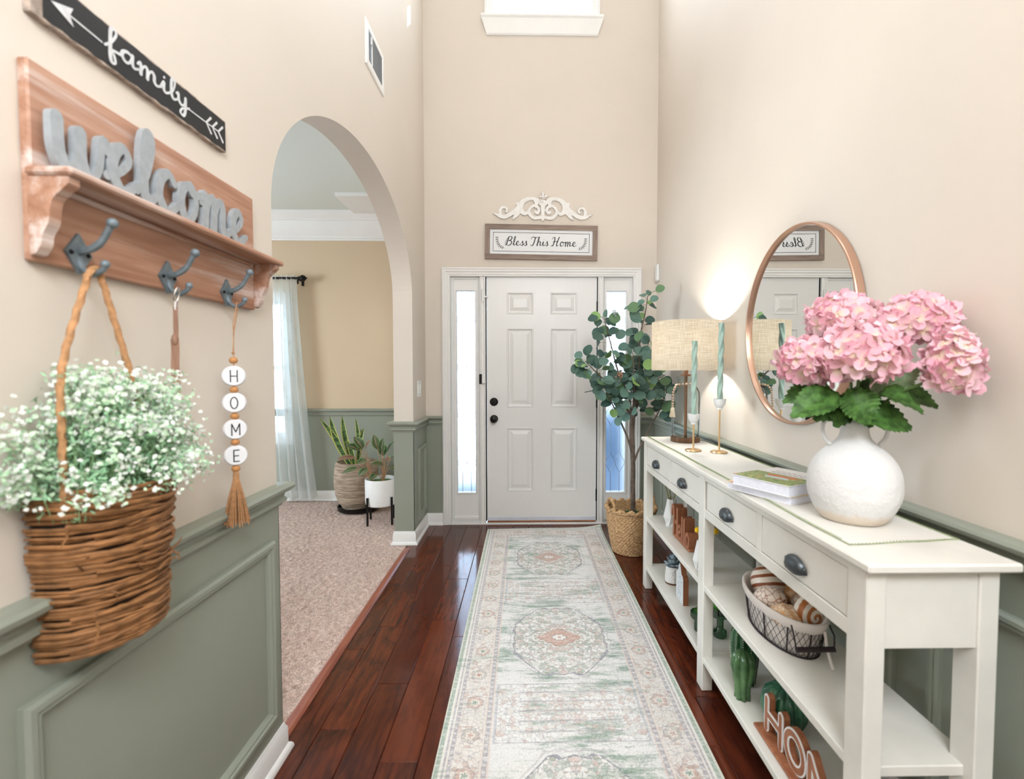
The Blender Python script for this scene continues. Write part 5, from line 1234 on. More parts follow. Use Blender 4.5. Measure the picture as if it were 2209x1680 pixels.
# ------------------------------------------------------------------ far bay, middle shelf: vase with billy buttons, Hello letters, second vase
def facet_vase(x, y, z, r, h, label, grp, twist=0.0):
    t_ = thing('bud_vase', (x, y, z), label, 'vase', grp)
    n = 8; rows = []
    for k_, (f, zz, tw) in enumerate(((0.0, 0.0, 0), (0.62, 0.0, 0), (0.72, 0.004, 0), (1.0, 0.34 * h, 0.5), (0.60, 0.94 * h, 0), (0.56, h, 0), (0.46, h, 0), (0.44, 0.8 * h, 0), (0, 0.7 * h, 0))):
        rows.append([(x + r * f * cos(2 * pi * (k + tw) / n + twist), y + r * f * sin(2 * pi * (k + tw) / n + twist), z + zz) for k in range(n)])
    mb = MB(); b = 0
    mb.grid(rows, closed_u=True); obj('vase_body', mb, M['ceramic'], t_); return t_
facet_vase(0.800, 2.615, ZM, 0.043, 0.152, 'small faceted white vase with dried yellow buttons on the far middle shelf', None)
M['billy'] = plain('dried_yellow_flower', '#a9a13c', 0.9, var=0.3, vscale=90, bs=0.6, bscale=180, bdist=0.004); M['drystem'] = plain('dried_stem', '#8b7f3c', 0.7)
for i, (ax_, ay_, az_, lb) in enumerate(((-0.040, 0.02, 0.262, 'yellow billy button flower leaning toward the far table leg'), (-0.010, 0.03, 0.268, 'yellow billy button flower standing upright in the faceted vase'), (0.028, -0.02, 0.240, 'yellow billy button flower leaning away from the far table leg'))):
    t_ = thing('billy_button', (0.80, 2.615, ZM + 0.1), lb, 'flower', 'billy button flowers in the faceted vase')
    tp_ = Vector((0.80 + ax_, 2.615 + ay_, ZM + az_)); obj('stem', MB().tube([(0.80 + ax_ * 0.2, 2.615, ZM + 0.13), tp_], 0.0028, 6), M['drystem'], t_)
    mb = MB()
    for k in range(70):
        zz = 1 - 2 * (k + 0.5) / 70; a = k * 2.39996; rho = (1 - zz * zz) ** 0.5; mb.ball(tp_ + Vector((rho * cos(a), rho * sin(a), zz)) * 0.0125, 0.0034, 5, 3)
    mb.ball(tp_, 0.0135, 12, 8); obj('flower_head', mb, M['billy'], t_, True, kind='stuff')
M['redwood'] = wood('red_brown_block', '#8a5136', '#b67a57', 'Z', 12, 0.5); M['redwood2'] = M['redwood']
hl = thing('word_block', (0.787, 2.36, ZM), 'thick brown wooden letters spelling Hello on the far middle shelf', 'word block')
mh = on_right(2.498, ZM + 0.001, 0.765)
def wrib(name, pts, w, par=hl): obj(name, MB().ribbon(pts, w, lambda u, v, q: mh(u, v, q - 0.048), 0, 0.048), M['redwood'], par)
obj('letter', MB().ribbon(spline([(0.002, 0.108), (0.010, 0.146), (0.032, 0.148), (0.040, 0.12), (0.040, 0.07), (0.038, 0.016)], 5), 0.022, lambda u, v, q: mh(u, v, q - 0.048), 0, 0.048).ribbon(lin((0.088, 0.150), (0.088, 0.016)), 0.024, lambda u, v, q: mh(u, v, q - 0.048), 0.0, 0.0475).ribbon(lin((0.036, 0.080), (0.090, 0.080)), 0.020, lambda u, v, q: mh(u, v, q - 0.048), 0.001, 0.047), M['redwood'], hl)
wrib('letter', spline([(0.108, 0.045), (0.135, 0.05), (0.140, 0.070), (0.124, 0.080), (0.108, 0.062), (0.110, 0.028), (0.128, 0.014), (0.150, 0.024)], 4), 0.016)
for u0 in (0.166, 0.198): wrib('letter', spline([(u0, 0.128), (u0, 0.06), (u0 + 0.003, 0.018), (u0 + 0.012, 0.014)], 4), 0.022)
wrib('letter', arc(0.243, 0.045, 0.021, 0.032, 0, 360, 20), 0.017)
obj('word_base', MB().box(0.765, 0.813, 2.232, 2.47, ZM + 0.0005, ZM + 0.016, 0.003), M['redwood'], hl)
facet_vase(0.757, 2.036, ZM, 0.040, 0.125, 'white faceted vase half hidden behind the middle table leg', None, 0.3)
t_ = thing('yellow_flower', (0.757, 2.036, ZM + 0.09), 'bright yellow round flower in the vase behind the middle leg', 'flower')
for k_, (dx, dy, dz) in enumerate(((-0.018, 0.010, 0.168), (0.012, -0.02, 0.178), (0.035, -0.050, 0.182))):
    p_ = Vector((0.757 + dx, 2.036 + dy, ZM + dz)); obj('stem', MB().tube([(0.757, 2.036, ZM + 0.11), p_], 0.002, 6), M['drystem'], t_)
    obj('flower_head', MB().ball(p_, 0.0125, 14, 10), plain('bright_yellow_flower', '#f0bf18', 0.8, var=0.15, vscale=90) if k_ == 0 else bpy.data.materials['bright_yellow_flower'], t_, True)

# ------------------------------------------------------------------ far bay, bottom shelf: succulent, house block, green glass
m, b_ = begin('dimpled_white_pot'); v = objco(); dv, _ = voro(v, 130); setp(b_, (0.79, 0.77, 0.75), 0.5, normal=bump(dv, 0.9, 0.003)); M['dimple'] = m
sp_ = thing('succulent_pot', (0.792, 2.575, ZB), 'white dimpled pot with dark bottom edge on the far bottom shelf', 'pot')
PX, PY = 0.800, 2.570
obj('pot_body', MB().lathe([(0.0, ZB + 0.010), (0.044, ZB + 0.010), (0.0445, ZB + 0.03), (0.041, ZB + 0.07), (0.038, ZB + 0.090), (0.036, ZB + 0.092), (0.034, ZB + 0.086), (0, ZB + 0.078)], PX, PY, 36), M['dimple'], sp_, True)
obj('pot_foot', MB().lathe([(0.0, ZB), (0.042, ZB), (0.044, ZB + 0.009), (0, ZB + 0.0095)], PX, PY, 36), M['walnut'], sp_, True)
su = thing('succulent', (PX, PY, ZB + 0.08), 'dusty blue-grey rosette succulent in the dimpled white pot', 'succulent')
m, b_ = begin('dusty_blue_leaf'); setp(b_, mixc(rnd_obj(), '#6a7d88', '#9fb2bd'), 0.7); M['blueleaf'] = m
rows = []
for i in range(6):
    t_ = i / 5; w_ = 0.36 * sin(pi * (0.12 + 0.80 * t_)) ** 0.7; rows.append([(w_ * cos(q), t_, 0.16 * sin(q) * w_ / 0.36 + 0.2 * t_ * t_) for q in [2 * pi * k / 6 for k in range(6)]])
sl_me = mesh_of(MB().grid(rows, closed_u=True).cap(rows[-1]), 'leaf', True, M['blueleaf'], angle=3)
for ring_, (n_, el, ln, zo) in enumerate(((9, 5, 0.046, 0.004), (9, 30, 0.044, 0.012), (7, 52, 0.040, 0.020), (5, 74, 0.034, 0.026))):
    for k in range(n_):
        a = 2 * pi * (k + ring_ * 0.5) / n_ + G(0, 0.1); e_ = radians(el + G(0, 6)); d = Vector((cos(a) * cos(e_), sin(a) * cos(e_), sin(e_))); up = Vector((-cos(a) * sin(e_), -sin(a) * sin(e_), cos(e_))); xx = d.cross(up)
        place('leaf', sl_me, Matrix.Translation(Vector((PX, PY, ZB + 0.09 + zo)) + d * 0.004) @ Matrix((xx, d, up)).transposed().to_4x4() @ Matrix.Scale(ln, 4), su)
hb = thing('house_block', (0.78, 2.36, ZB), 'small house shaped wooden block with white printed face on the far bottom shelf', 'decor')
mhb = on_right(2.413, ZB, 0.767)
hp = [(0, 0), (0.107, 0), (0.107, 0.125)] + [(p.x, p.y) for p in spline([(0.107, 0.125), (0.098, 0.140), (0.080, 0.146), (0.068, 0.172), (0.0535, 0.192), (0.039, 0.172), (0.027, 0.146), (0.009, 0.140), (0, 0.125)], 3)][1:]
obj('block_body', MB().prism(hp, mhb, -0.026, 0.0), M['redwood'], hb)
obj('printed_face', MB().prism([(0.0535 + (u - 0.0535) * 0.985, 0.096 + (v_ - 0.096) * 0.985) for u, v_ in hp], mhb, 0.0, 0.0012), plain('white_block_face', '#d9dde0', 0.5, var=0.06, vscale=60), hb)
mb = MB()
for k in range(16):
    u0, v0 = U(0.02, 0.085), U(0.015, 0.12); mb.ribbon(spline([(u0, v0), (u0 + U(-.012, .012), v0 + U(0, .012)), (u0 + U(-.014, .014), v0 + U(-.012, .012))], 4), 0.0016, mhb, 0.0011, 0.0015)
o = obj('grey_print', mb, plain('soft_grey_print', '#9aa3a8', 0.5), hb); o['kind'] = 'stuff'
m, b_ = begin('green_glass'); out = NT.nodes['Material Output']
tr_ = NT.nodes.new('ShaderNodeBsdfTransparent'); tr_.inputs[0].default_value = col('#8fb89a'); gl = NT.nodes.new('ShaderNodeBsdfGlossy'); gl.inputs['Roughness'].default_value = 0.05
lw = NT.nodes.new('ShaderNodeLayerWeight'); lw.inputs[0].default_value = 0.3; ms = NT.nodes.new('ShaderNodeMixShader')
NT.links.new((S(lw.outputs['Fresnel']) * 0.6 + 0.06).k, ms.inputs[0]); NT.links.new(tr_.outputs[0], ms.inputs[1]); NT.links.new(gl.outputs[0], ms.inputs[2]); NT.links.new(ms.outputs[0], out.inputs[0]); M['gglass'] = m
def gcup(x, y, prof, label): obj('glass_holder', MB().lathe([(r_, ZB + z) for r_, z in prof], x, y, 32), M['gglass'], None, True, label, 'glass holder', 'green glass holders on the bottom shelf')
gcup(0.770, 2.085, [(0, 0.001), (0.024, 0.001), (0.026, 0.004), (0.026, 0.045), (0.028, 0.050), (0.038, 0.056), (0.042, 0.064), (0.042, 0.082), (0.039, 0.082), (0.036, 0.066), (0.024, 0.056), (0.022, 0.008), (0, 0.007)], 'short green glass mushroom holder in front of the middle table leg')
gcup(0.838, 2.035, [(0, 0.001), (0.026, 0.001), (0.028, 0.006), (0.027, 0.026), (0.016, 0.034), (0.014, 0.042), (0.014, 0.078), (0.020, 0.084), (0.036, 0.090), (0.040, 0.10), (0.040, 0.130), (0.037, 0.130), (0.036, 0.102), (0.016, 0.092), (0, 0.09)], 'tall green glass goblet holder seen past the near side of the middle leg')
gcup(0.868, 2.285, [(0, 0.001), (0.028, 0.001), (0.030, 0.005), (0.030, 0.06), (0.034, 0.08), (0.034, 0.115), (0.031, 0.115), (0.030, 0.08), (0.027, 0.06), (0.026, 0.01), (0, 0.008)], 'green glass tumbler behind the mushroom holder')
M['vgreen'] = plain('vivid_green_succulent', '#5a9a2e', 0.5, var=0.3, vscale=40, rnd=0.4)
sa_me = mesh_of(MB().grid([[(w_ * k, t_, 0.25 * t_ * t_ - 0.1 * abs(k) * 0) for k in (-1, 0, 1)] for t_, w_ in ((0, 0.16), (0.4, 0.2), (0.75, 0.12), (1, 0.01))]), 'leaf', True, M['vgreen'], angle=3)
def tuft(x, y, z, n_, ln, label, nm):
    t_ = thing(nm, (x, y, z), label, 'succulent')
    for k in range(n_):
        a = k * 2.39996; e_ = radians(15 + 70 * k / n_); d = Vector((cos(a) * cos(e_), sin(a) * cos(e_), sin(e_))); up = Vector((-cos(a) * sin(e_), -sin(a) * sin(e_), cos(e_)))
        place('leaf', sa_me, Matrix.Translation((x, y, z)) @ Matrix((d.cross(up), d, up)).transposed().to_4x4() @ Matrix.Scale(ln, 4), t_)
    return t_
tf = tuft(0.770, 2.085, ZB + 0.072, 24, 0.036, 'tiny bright green spiky succulent in the short mushroom holder', 'small_succulent')
obj('yellow_tip', MB().ball((0.768, 2.08, ZB + 0.106), 0.006, 8, 6), plain('yellow_tip', '#e2c93a', 0.6), tf, True)
cg = thing('small_cactus', (0.838, 2.035, ZB + 0.1), 'tiny round green cactus in the tall green goblet holder', 'cactus')
obj('cactus_body', MB().lathe([(0.0, ZB + 0.096), (0.024, ZB + 0.10), (0.029, ZB + 0.125), (0.026, ZB + 0.150), (0.014, ZB + 0.162), (0, ZB + 0.164)], 0.838, 2.035, 48, lambda a, z: 1 + 0.10 * cos(12 * a)), M['vgreen'], cg, True, angle=2)

# ------------------------------------------------------------------ near bay, bottom shelf: ceramic cacti and HOME letters
def glaze(nm, dk, lt_):
    m, b_ = begin(nm); v = objco(); setp(b_, mixc(smooth(noise(v, 18, 4), 0.35, 0.65), dk, lt_), 0.14, coat=0.3); return m
M['cg1'] = glaze('leaf_green_glaze', '#355a31', '#557d4a'); M['cg2'] = glaze('dark_green_glaze', '#1f4a2b', '#3a6a44'); M['cg3'] = glaze('deep_green_glaze', '#24523c', '#417a5a')
def ridge(n, amp): return lambda a, z: 1 + amp * (abs(cos(n * a / 2)) - 0.5)
x_, y_ = 0.760, 1.645
obj('ceramic_cactus', MB().lathe([(0.0, ZB + 0.0005), (0.025, ZB + 0.0005), (0.023, ZB + 0.02), (0.025, ZB + 0.05), (0.031, ZB + 0.085), (0.036, ZB + 0.11), (0.035, ZB + 0.132), (0.029, ZB + 0.152), (0.016, ZB + 0.164), (0.0, ZB + 0.167)], x_, y_, 64, ridge(7, 0.30)), M['cg1'], None, True, 'smooth light green ceramic cactus with vertical ribs on the near bottom shelf', 'cactus', angle=2)
x_, y_ = 0.806, 1.735
tc = thing('dotted_cactus', (x_, y_, ZB), 'tall dark green ceramic cactus with cream dotted ridges, behind the smooth one', 'cactus')
cp_ = [(0.0, 0.0005), (0.036, 0.0005), (0.039, 0.03), (0.045, 0.09), (0.047, 0.14), (0.044, 0.18), (0.034, 0.212), (0.018, 0.230), (0.0, 0.235)]
obj('cactus_body', MB().lathe([(r_, ZB + z) for r_, z in cp_], x_, y_, 72, ridge(12, 0.18)), M['cg2'], tc, True, angle=2)
mb = MB()
for k in range(12):
    a = 2 * pi * k / 12
    for j in range(26):
        z = 0.012 + j * 0.0082; r_ = next(a1 + (b1 - a1) * (z - z1) / (z2 - z1) for (a1, z1), (b1, z2) in zip(cp_[1:], cp_[2:]) if z <= z2) * 1.09
        mb.ball((x_ + r_ * cos(a), y_ + r_ * sin(a), ZB + z), 0.0016, 5, 3)
obj('cream_dots', mb, plain('cream_dots', '#e3e2c4', 0.4), tc, kind='stuff')
x_, y_ = 0.836, 1.512
bc_ = thing('barrel_cactus', (x_, y_, ZB), 'round deep green ceramic barrel cactus behind the HOME letters', 'cactus')
obj('cactus_body', MB().lathe([(0.0, ZB + 0.0005), (0.040, ZB + 0.0005), (0.052, ZB + 0.012), (0.064, ZB + 0.042), (0.067, ZB + 0.072), (0.060, ZB + 0.102), (0.042, ZB + 0.122), (0.018, ZB + 0.130), (0.0, ZB + 0.127)], x_, y_, 96, ridge(14, 0.17)), M['cg3'], bc_, True, angle=2)
obj('cactus_crown', MB().lathe([(0.012, ZB + 0.128), (0.010, ZB + 0.136), (0.0, ZB + 0.137)], x_, y_, 12, lambda a, z: 1 + 0.2 * cos(5 * a)), M['cg3'], bc_, True)
hs = thing('home_letters', (0.76, 1.30, ZB), 'brown wooden HOME letters with white outlines on a base strip', 'word block')
obj('base_strip', MB().box(0.736, 0.782, 1.055, 1.515, ZB + 0.0005, ZB + 0.010, 0.002), M['redwood'], hs)
u0 = 0.0; LH = 0.092
for ch in 'HOME':
    adv, sts = BLOCK[ch]; W_ = 0.088 * adv / 0.62 * 0.95
    mk = lambda u, v, w, u0=u0: (0.762 - w, 1.478 - u0 - u, ZB + 0.020 + v)
    f = lambda q: [(p.x / adv * W_, p.y * LH) for p in q]
    lo = obj('letter', MB(), None, hs) if False else None
    mb = MB()
    for q in sts: mb.ribbon(f(q), 0.029, mk, -0.018, 0.0)
    lo = obj('letter', mb, M['redwood'], hs)
    mb = MB()
    for q in sts: mb.ribbon(f(q), 0.0265, mk, 0.0, 0.0035)
    obj('white_outline', mb, M['ceramic'], lo)
    mb = MB()
    for q in sts: mb.ribbon(f(q), 0.0165, mk, 0.003, 0.0042)
    obj('wood_inlay', mb, M['redwood'], lo)
    u0 += W_ + 0.030

# ------------------------------------------------------------------ near bay, middle shelf: wire basket of shells
WXc, WYc, WA, WB = 0.838, 1.545, 0.095, 0.190
wb = thing('wire_basket', (WXc, WYc, ZM), 'oval dark wire basket with white cloth liner holding large shells', 'basket')
def oval(z, k=1.0, n=64):
    f = 0.84 + 0.16 * (z - ZM) / 0.125; return [Vector((WXc + WA * f * k * cos(2 * pi * i / n), WYc + WB * f * k * sin(2 * pi * i / n), z)) for i in range(n)]
M['wire'] = plain('dark_brown_wire', '#2c2226', 0.5, 0.4)
M['linerc'] = plain('white_cotton_liner', '#d8cfc8', 0.95, var=0.04, vscale=20, bs=0.4, bscale=60, bdist=0.004)
rows = [[p + Vector((0, 0, 0.0015 * sin(i * 1.7))) for i, p in enumerate(oval(ZM + z, k))] for z, k in ((0.003, 0.90), (0.006, 0.95), (0.05, 0.955), (0.105, 0.965), (0.118, 1.03), (0.108, 1.05), (0.095, 1.045), (0.088, 1.02))]
inn = [oval(ZM + 0.118, 0.97), oval(ZM + 0.11, 0.93), oval(ZM + 0.03, 0.90)]
mb = MB().grid(rows, closed_u=True).grid([rows[4]] + inn, closed_u=True); mb.cap(rows[0]); mb.cap(inn[-1]); obj('cloth_liner', mb, M['linerc'], wb, True, weld=True, angle=1.5)
for z, r_ in ((0.003, 0.0026), (0.114, 0.0030)): obj('rim_wire', MB().tube(oval(ZM + z, 1.0) + [oval(ZM + z, 1.0)[0]], r_, 8), M['wire'], wb, True)
for i in range(10):
    k = int(64 * i / 10) + 3; obj('rib_wire', MB().tube([oval(ZM + z, 1.005)[k % 64] for z in (0.003, 0.06, 0.114)], 0.0022, 6), M['wire'], wb)
mb = MB()
NH = 40
for i in range(NH):
    for s_ in (-1, 1):
        p = []
        for j in range(7):
            z = ZM + 0.004 + 0.108 * j / 6; q = oval(z, 1.006, NH * 6); p.append(q[int(i * 6 + s_ * j * 3) % (NH * 6)])
        mb.tube(p, 0.0008, 4, ends=False)
o = obj('wire_mesh', mb, M['wire'], wb, kind='stuff')
HB = [(0.765, 0.0), (0.872, 0.0)]
hy = WYc - WB - 0.004
obj('handle', MB().tube([(0.770, hy + 0.016, ZM + 0.114), (0.764, hy - 0.010, ZM + 0.094), (0.768, hy - 0.016, ZM + 0.060)], 0.0024, 8).tube([(0.880, hy + 0.014, ZM + 0.114), (0.880, hy - 0.010, ZM + 0.094), (0.876, hy - 0.016, ZM + 0.060)], 0.0024, 8).tube([(0.767, hy - 0.016, ZM + 0.060), (0.877, hy - 0.016, ZM + 0.060)], 0.0075, 10), M['wire'], wb, True)
obj('liner_tie', MB().tube(spline([(0.862, hy + 0.006, ZM + 0.10), (0.862, hy - 0.006, ZM + 0.06), (0.868, hy - 0.010, ZM + 0.03), (0.872, hy - 0.02, ZM + 0.004)], 6), 0.0042, 6), M['linerc'], wb, True)
def shell_mat(nm, fn):
    m, b_ = begin(nm); v = objco(); setp(b_, fn(v), 0.3, coat=0.15); return m
def bands(v):
    x_, y_, z_ = sep(v); s_ = mth('FRACT', (z_ * 0.75 + y_ * 0.45 + noise(v, 14, 2) * 0.006) * 42.0); return mixc(smooth(s_, 0.55, 0.62) * (1.0 - smooth(s_, 0.94, 1.0)), '#e9ddcd', '#8a4a26')
def scales(v):
    d_, c_ = voro(scl(v, (1, 1, 0.8)), 52, 'DISTANCE_TO_EDGE'); return mixc(1.0 - smooth(d_, 0.01, 0.07), mixc(noise(v, 20, 3), '#efe5dc', '#e3cdbb'), '#9a6040')
def spiral(v):
    x_, y_, z_ = sep(v); r_ = mth('SQRT', x_ * x_ + z_ * z_); a_ = mth('ARCTAN2', z_, x_); s_ = mth('FRACT', r_ * 46.0 + a_ * 0.15915 + noise(v, 18, 2) * 0.12); return mixc(smooth(s_, 0.40, 0.5) * (1.0 - smooth(s_, 0.9, 1.0)), '#eadfd0', '#b06a35')
def cluster(v):
    n_ = noise(v, 70, 4); return mixc(smooth(n_, 0.4, 0.6), '#f0dcc4', '#d9a878')
def tanny(v): return mixc(smooth(noise(v, 50, 4), 0.4, 0.6), '#c58a56', '#d9b088')
def shell_body(c, r, n=40, mm_=28, sq=(1, 1, 1), knob=0.0, axis=None):
    mb = MB(); rows = []
    for i in range(mm_ + 1):
        t_ = pi * i / mm_; row = []
        for k in range(n):
            a = 2 * pi * k / n; rr = r * (1 + knob * (0.6 * sin(6 * t_ + a) + 0.4 * sin(5 * a)) + 0.012 * sin(t_ * 22))
            row.append(Vector((rr * sq[0] * sin(t_) * cos(a), rr * sq[1] * sin(t_) * sin(a), -rr * sq[2] * cos(t_))))
        rows.append(row)
    R_ = Matrix.Rotation(axis[1], 3, axis[0]) if axis else Matrix.Identity(3)
    return mb.grid([[R_ @ p + Vector(c) for p in r_] for r_ in rows], closed_u=True)
def shell(c, r, fn, label, **k): obj('seashell', shell_body(c, r, **k), shell_mat('shell_' + fn.__name__, fn), None, True, label, 'shell', 'large shells in the wire basket', angle=3)
shell((0.838, 1.640, ZM + 0.117), 0.058, bands, 'brown and cream banded shell at the far end of the wire basket', sq=(0.92, 1.05, 0.95), axis=('X', 0.5))
shell((0.797, 1.545, ZM + 0.105), 0.052, scales, 'white shell with brown scale-like markings on the front side of the basket', sq=(0.9, 1.25, 0.8), knob=0.03, axis=('X', -0.5))
shell((0.800, 1.455, ZM + 0.098), 0.042, cluster, 'small knobbly cream and peach shell at the basket rim', sq=(1, 1.1, 0.75), knob=0.10)
shell((0.872, 1.450, ZM + 0.108), 0.058, spiral, 'shell showing a brown spiral at the near end of the basket', sq=(1, 0.62, 1), axis=('Z', 0.35))
shell((0.905, 1.600, ZM + 0.095), 0.040, tanny, 'tan rough shell at the back of the basket under the drawer', sq=(1, 1.1, 1), knob=0.06)
shell((0.895, 1.525, ZM + 0.092), 0.036, scales, 'little white marked shell between the tan and the spiral shells', sq=(0.9, 1.1, 1.0), knob=0.05)

# ------------------------------------------------------------------ dining room: window, curtain, plants
w4 = thing('window_4', (-2.91, 4.80, 0.62), None, None); w4['kind'] = 'structure'
fd = on_front(0, 0, 4.80)
obj('window_frame', MB().frame(-3.5, -2.33, 0.62, 1.98, [(-0.06, 0.0), (-0.06, 0.016), (0.0, 0.018), (0.004, -0.04), (0.045, -0.045), (0.05, -0.09)], fd), M['white'], w4)
obj('meeting_rail', MB().box(-3.46, -2.37, 4.85, 4.88, 1.29, 1.325, 0.004), M['white'], w4)
obj('muntin', MB().box(-2.925, -2.905, 4.855, 4.875, 0.66, 1.94, 0.003), M['white'], w4)
obj('pane', MB().box(-3.46, -2.37, 4.87, 4.874, 0.66, 1.94), M['pane'], w4)
rod = thing('curtain_rod', (-2.9, 4.69, 2.15), 'dark curtain rod with ball finial over the dining room window', 'curtain rod')
obj('rod', MB().tube([(-3.8, 4.69, 2.155), (-2.13, 4.69, 2.155)], 0.011, 12), M['dark'], rod, True)
obj('finial', MB().ball((-2.105, 4.69, 2.155), 0.030, 20, 14).ball((-2.14, 4.69, 2.155), 0.017, 14, 8).ball((-2.074, 4.69, 2.155), 0.010, 10, 6), M['dark'], rod, True)
obj('rod_bracket', MB().box(-2.158, -2.146, 4.69, 4.80, 2.135, 2.147).box(-2.162, -2.142, 4.79, 4.80, 2.10, 2.18).tube([(-2.152, 4.69, 2.14), (-2.152, 4.69, 2.10)], 0.008, 8), M['dark'], rod)
m, b_ = begin('sheer_voile'); v = objco(); out = NT.nodes['Material Output']
x_, y_, z_ = sep(v); vine = mth('SINE', z_ * 26.0 + noise(v, 3.5, 3) * 9.0 + x_ * 30.0); fm_ = smooth(vine, 0.72, 0.95) * smooth(noise(v, 45, 3), 0.45, 0.6)
lc = mixc(fm_, '#eef1ef', '#d5dcd8'); tlc = NT.nodes.new('ShaderNodeBsdfTranslucent'); NT.links.new(lc.k, tlc.inputs[0]); df = NT.nodes.new('ShaderNodeBsdfDiffuse'); NT.links.new(lc.k, df.inputs[0]); tpn = NT.nodes.new('ShaderNodeBsdfTransparent')
m1 = NT.nodes.new('ShaderNodeMixShader'); m1.inputs[0].default_value = 0.55; NT.links.new(df.outputs[0], m1.inputs[1]); NT.links.new(tlc.outputs[0], m1.inputs[2])
m2 = NT.nodes.new('ShaderNodeMixShader'); NT.links.new((0.26 - fm_ * 0.14).k, m2.inputs[0]); NT.links.new(m1.outputs[0], m2.inputs[1]); NT.links.new(tpn.outputs[0], m2.inputs[2]); NT.links.new(m2.outputs[0], out.inputs[0]); M['voile'] = m
rows = []
NZ, NX = 40, 110
for j in range(NZ + 1):
    f = j / NZ; z = 2.185 - f * 2.15; row = []
    xl, xr = -2.395, -2.165 + 0.165 * f ** 1.3
    for i in range(NX + 1):
        g = i / NX; gath = 0.35 + 0.65 * min(1, f * 3)
        w_ = sin(g * 2 * pi * 4.5 + 0.6 * sin(f * 4)) * 0.030 * gath + sin(g * 2 * pi * 11 + f * 2) * 0.007 * (1.2 - 0.5 * f)
        row.append((xl + (xr - xl) * g + 0.008 * cos(g * 2 * pi * 4.5) * f, 4.69 + w_ * (1 if f > 0.02 else 0.5) + 0.0, z + 0.012 * g * (f ** 6) + 0.012 * sin(g * 2 * pi * 4.5) * f ** 8))
    rows.append(row)
obj('sheer_curtain', MB().grid(rows), M['voile'], None, True, 'white sheer patterned curtain hanging beside the dining room window', 'curtain', angle=3)

SX, SY = -1.545, 4.46
m, b_ = begin('ribbed_stoneware'); v = objco(); x_, y_, z_ = sep(v); rib = noise(scl(v, (1, 1, 9)), 9, 4, 0.6)
setp(b_, mixc(smooth(rib, 0.35, 0.65), '#94806d', '#c2af9b'), 0.85, normal=bump(rib, 1.0, 0.012)); M['stone'] = m
pt = thing('ribbed_planter', (SX, SY, 0.0), 'large tan ribbed planter on a black rolling saucer in the dining room', 'planter')
obj('saucer', MB().lathe([(0, 0.012), (0.175, 0.012), (0.185, 0.02), (0.188, 0.048), (0.178, 0.050), (0.174, 0.03), (0, 0.03)], SX + 0.02, SY, 48), M['dark'], pt, True)
prf = [(0.0, 0.035), (0.125, 0.035), (0.135, 0.06), (0.165, 0.11), (0.188, 0.20), (0.194, 0.29), (0.189, 0.38), (0.178, 0.435), (0.172, 0.452), (0.163, 0.452), (0.160, 0.42), (0.0, 0.41)]
pr2 = [(p.x, p.y) for p in spline(prf[1:10], 10)]
obj('planter_body', MB().lathe([(0, 0.035)] + [(r_ + 0.0028 * sin(z * 420 + sin(z * 60) * 2) if 0.06 < z < 0.44 else r_, z) for r_, z in pr2] + [(0.160, 0.42), (0.0, 0.415)], SX, SY, 56, lambda a, z: 1 + 0.006 * sin(3 * a + z * 20)), M['stone'], pt, True, angle=2)
sk = thing('snake_plant', (SX, SY, 0.41), 'snake plant with yellow-edged sword leaves in the ribbed planter', 'plant')
m, b_ = begin('snake_leaf'); at_ = NT.nodes.new('ShaderNodeAttribute'); at_.attribute_name = 'across'; e_ = S(at_.outputs['Fac']); v = objco(); bnd = noise(scl(v, (3, 3, 22)), 2.4, 4, 0.6, 0.8)
setp(b_, mixc(smooth(e_, 0.66, 0.76), mixc(smooth(bnd, 0.42, 0.6), '#2c4a28', '#5a7a44'), '#c3c466'), 0.4); M['sword'] = m
def sword(p0, p1, w, bend):
    p0, p1 = Vector(p0), Vector(p1); ax = p1 - p0; fwd = Vector((0, -1, 0)); sd = ax.cross(fwd).normalized(); rows = []; val = []
    for i in range(15):
        t_ = i / 14; ww_ = w * (0.55 + 0.75 * t_ - 0.2 * t_ * t_) * (1 - max(0, (t_ - 0.45) / 0.55) ** 2.2); c_ = p0 + ax * t_ + sd * bend * sin(pi * t_) ; row = []
        for k in (-1, -0.7, -0.35, 0, 0.35, 0.7, 1): row.append(c_ + sd * ww_ * k + fwd * (-0.35 * ww_ * (1 - k * k))); val.append(abs(k))
        rows.append(row)
    o = obj('leaf', MB().grid(rows), M['sword'], sk, True, angle=3); at = o.data.attributes.new('across', 'FLOAT', 'POINT'); at.data.foreach_set('value', val)
for a_, c_, w, bd_ in (((-1.60, 4.44, 0.41), (-1.846, 4.40, 0.85), 0.030, 0.02), ((-1.585, 4.43, 0.41), (-1.757, 4.40, 0.872), 0.034, -0.03), ((-1.57, 4.45, 0.41), (-1.657, 4.43, 0.878), 0.030, -0.02), ((-1.555, 4.43, 0.41), (-1.60, 4.38, 0.66), 0.026, 0.01), ((-1.54, 4.46, 0.41), (-1.553, 4.48, 0.848), 0.023, 0.02), ((-1.525, 4.44, 0.41), (-1.462, 4.44, 0.768), 0.024, -0.015), ((-1.55, 4.50, 0.41), (-1.52, 4.53, 0.74), 0.026, 0.01), ((-1.58, 4.48, 0.41), (-1.67, 4.52, 0.70), 0.028, 0)):
    sword(a_, c_, w, bd_)
QX, QY = -1.212, 4.085
wp = thing('white_planter', (QX, QY, 0.0), 'white cylinder planter on a black four-legged stand near the arch', 'planter')
obj('planter_body', MB().lathe([(0, 0.150), (0.105, 0.150), (0.120, 0.160), (0.127, 0.19), (0.128, 0.37), (0.126, 0.376), (0.118, 0.376), (0.117, 0.335), (0, 0.33)], QX, QY, 56), M['ceramic'], wp, True)
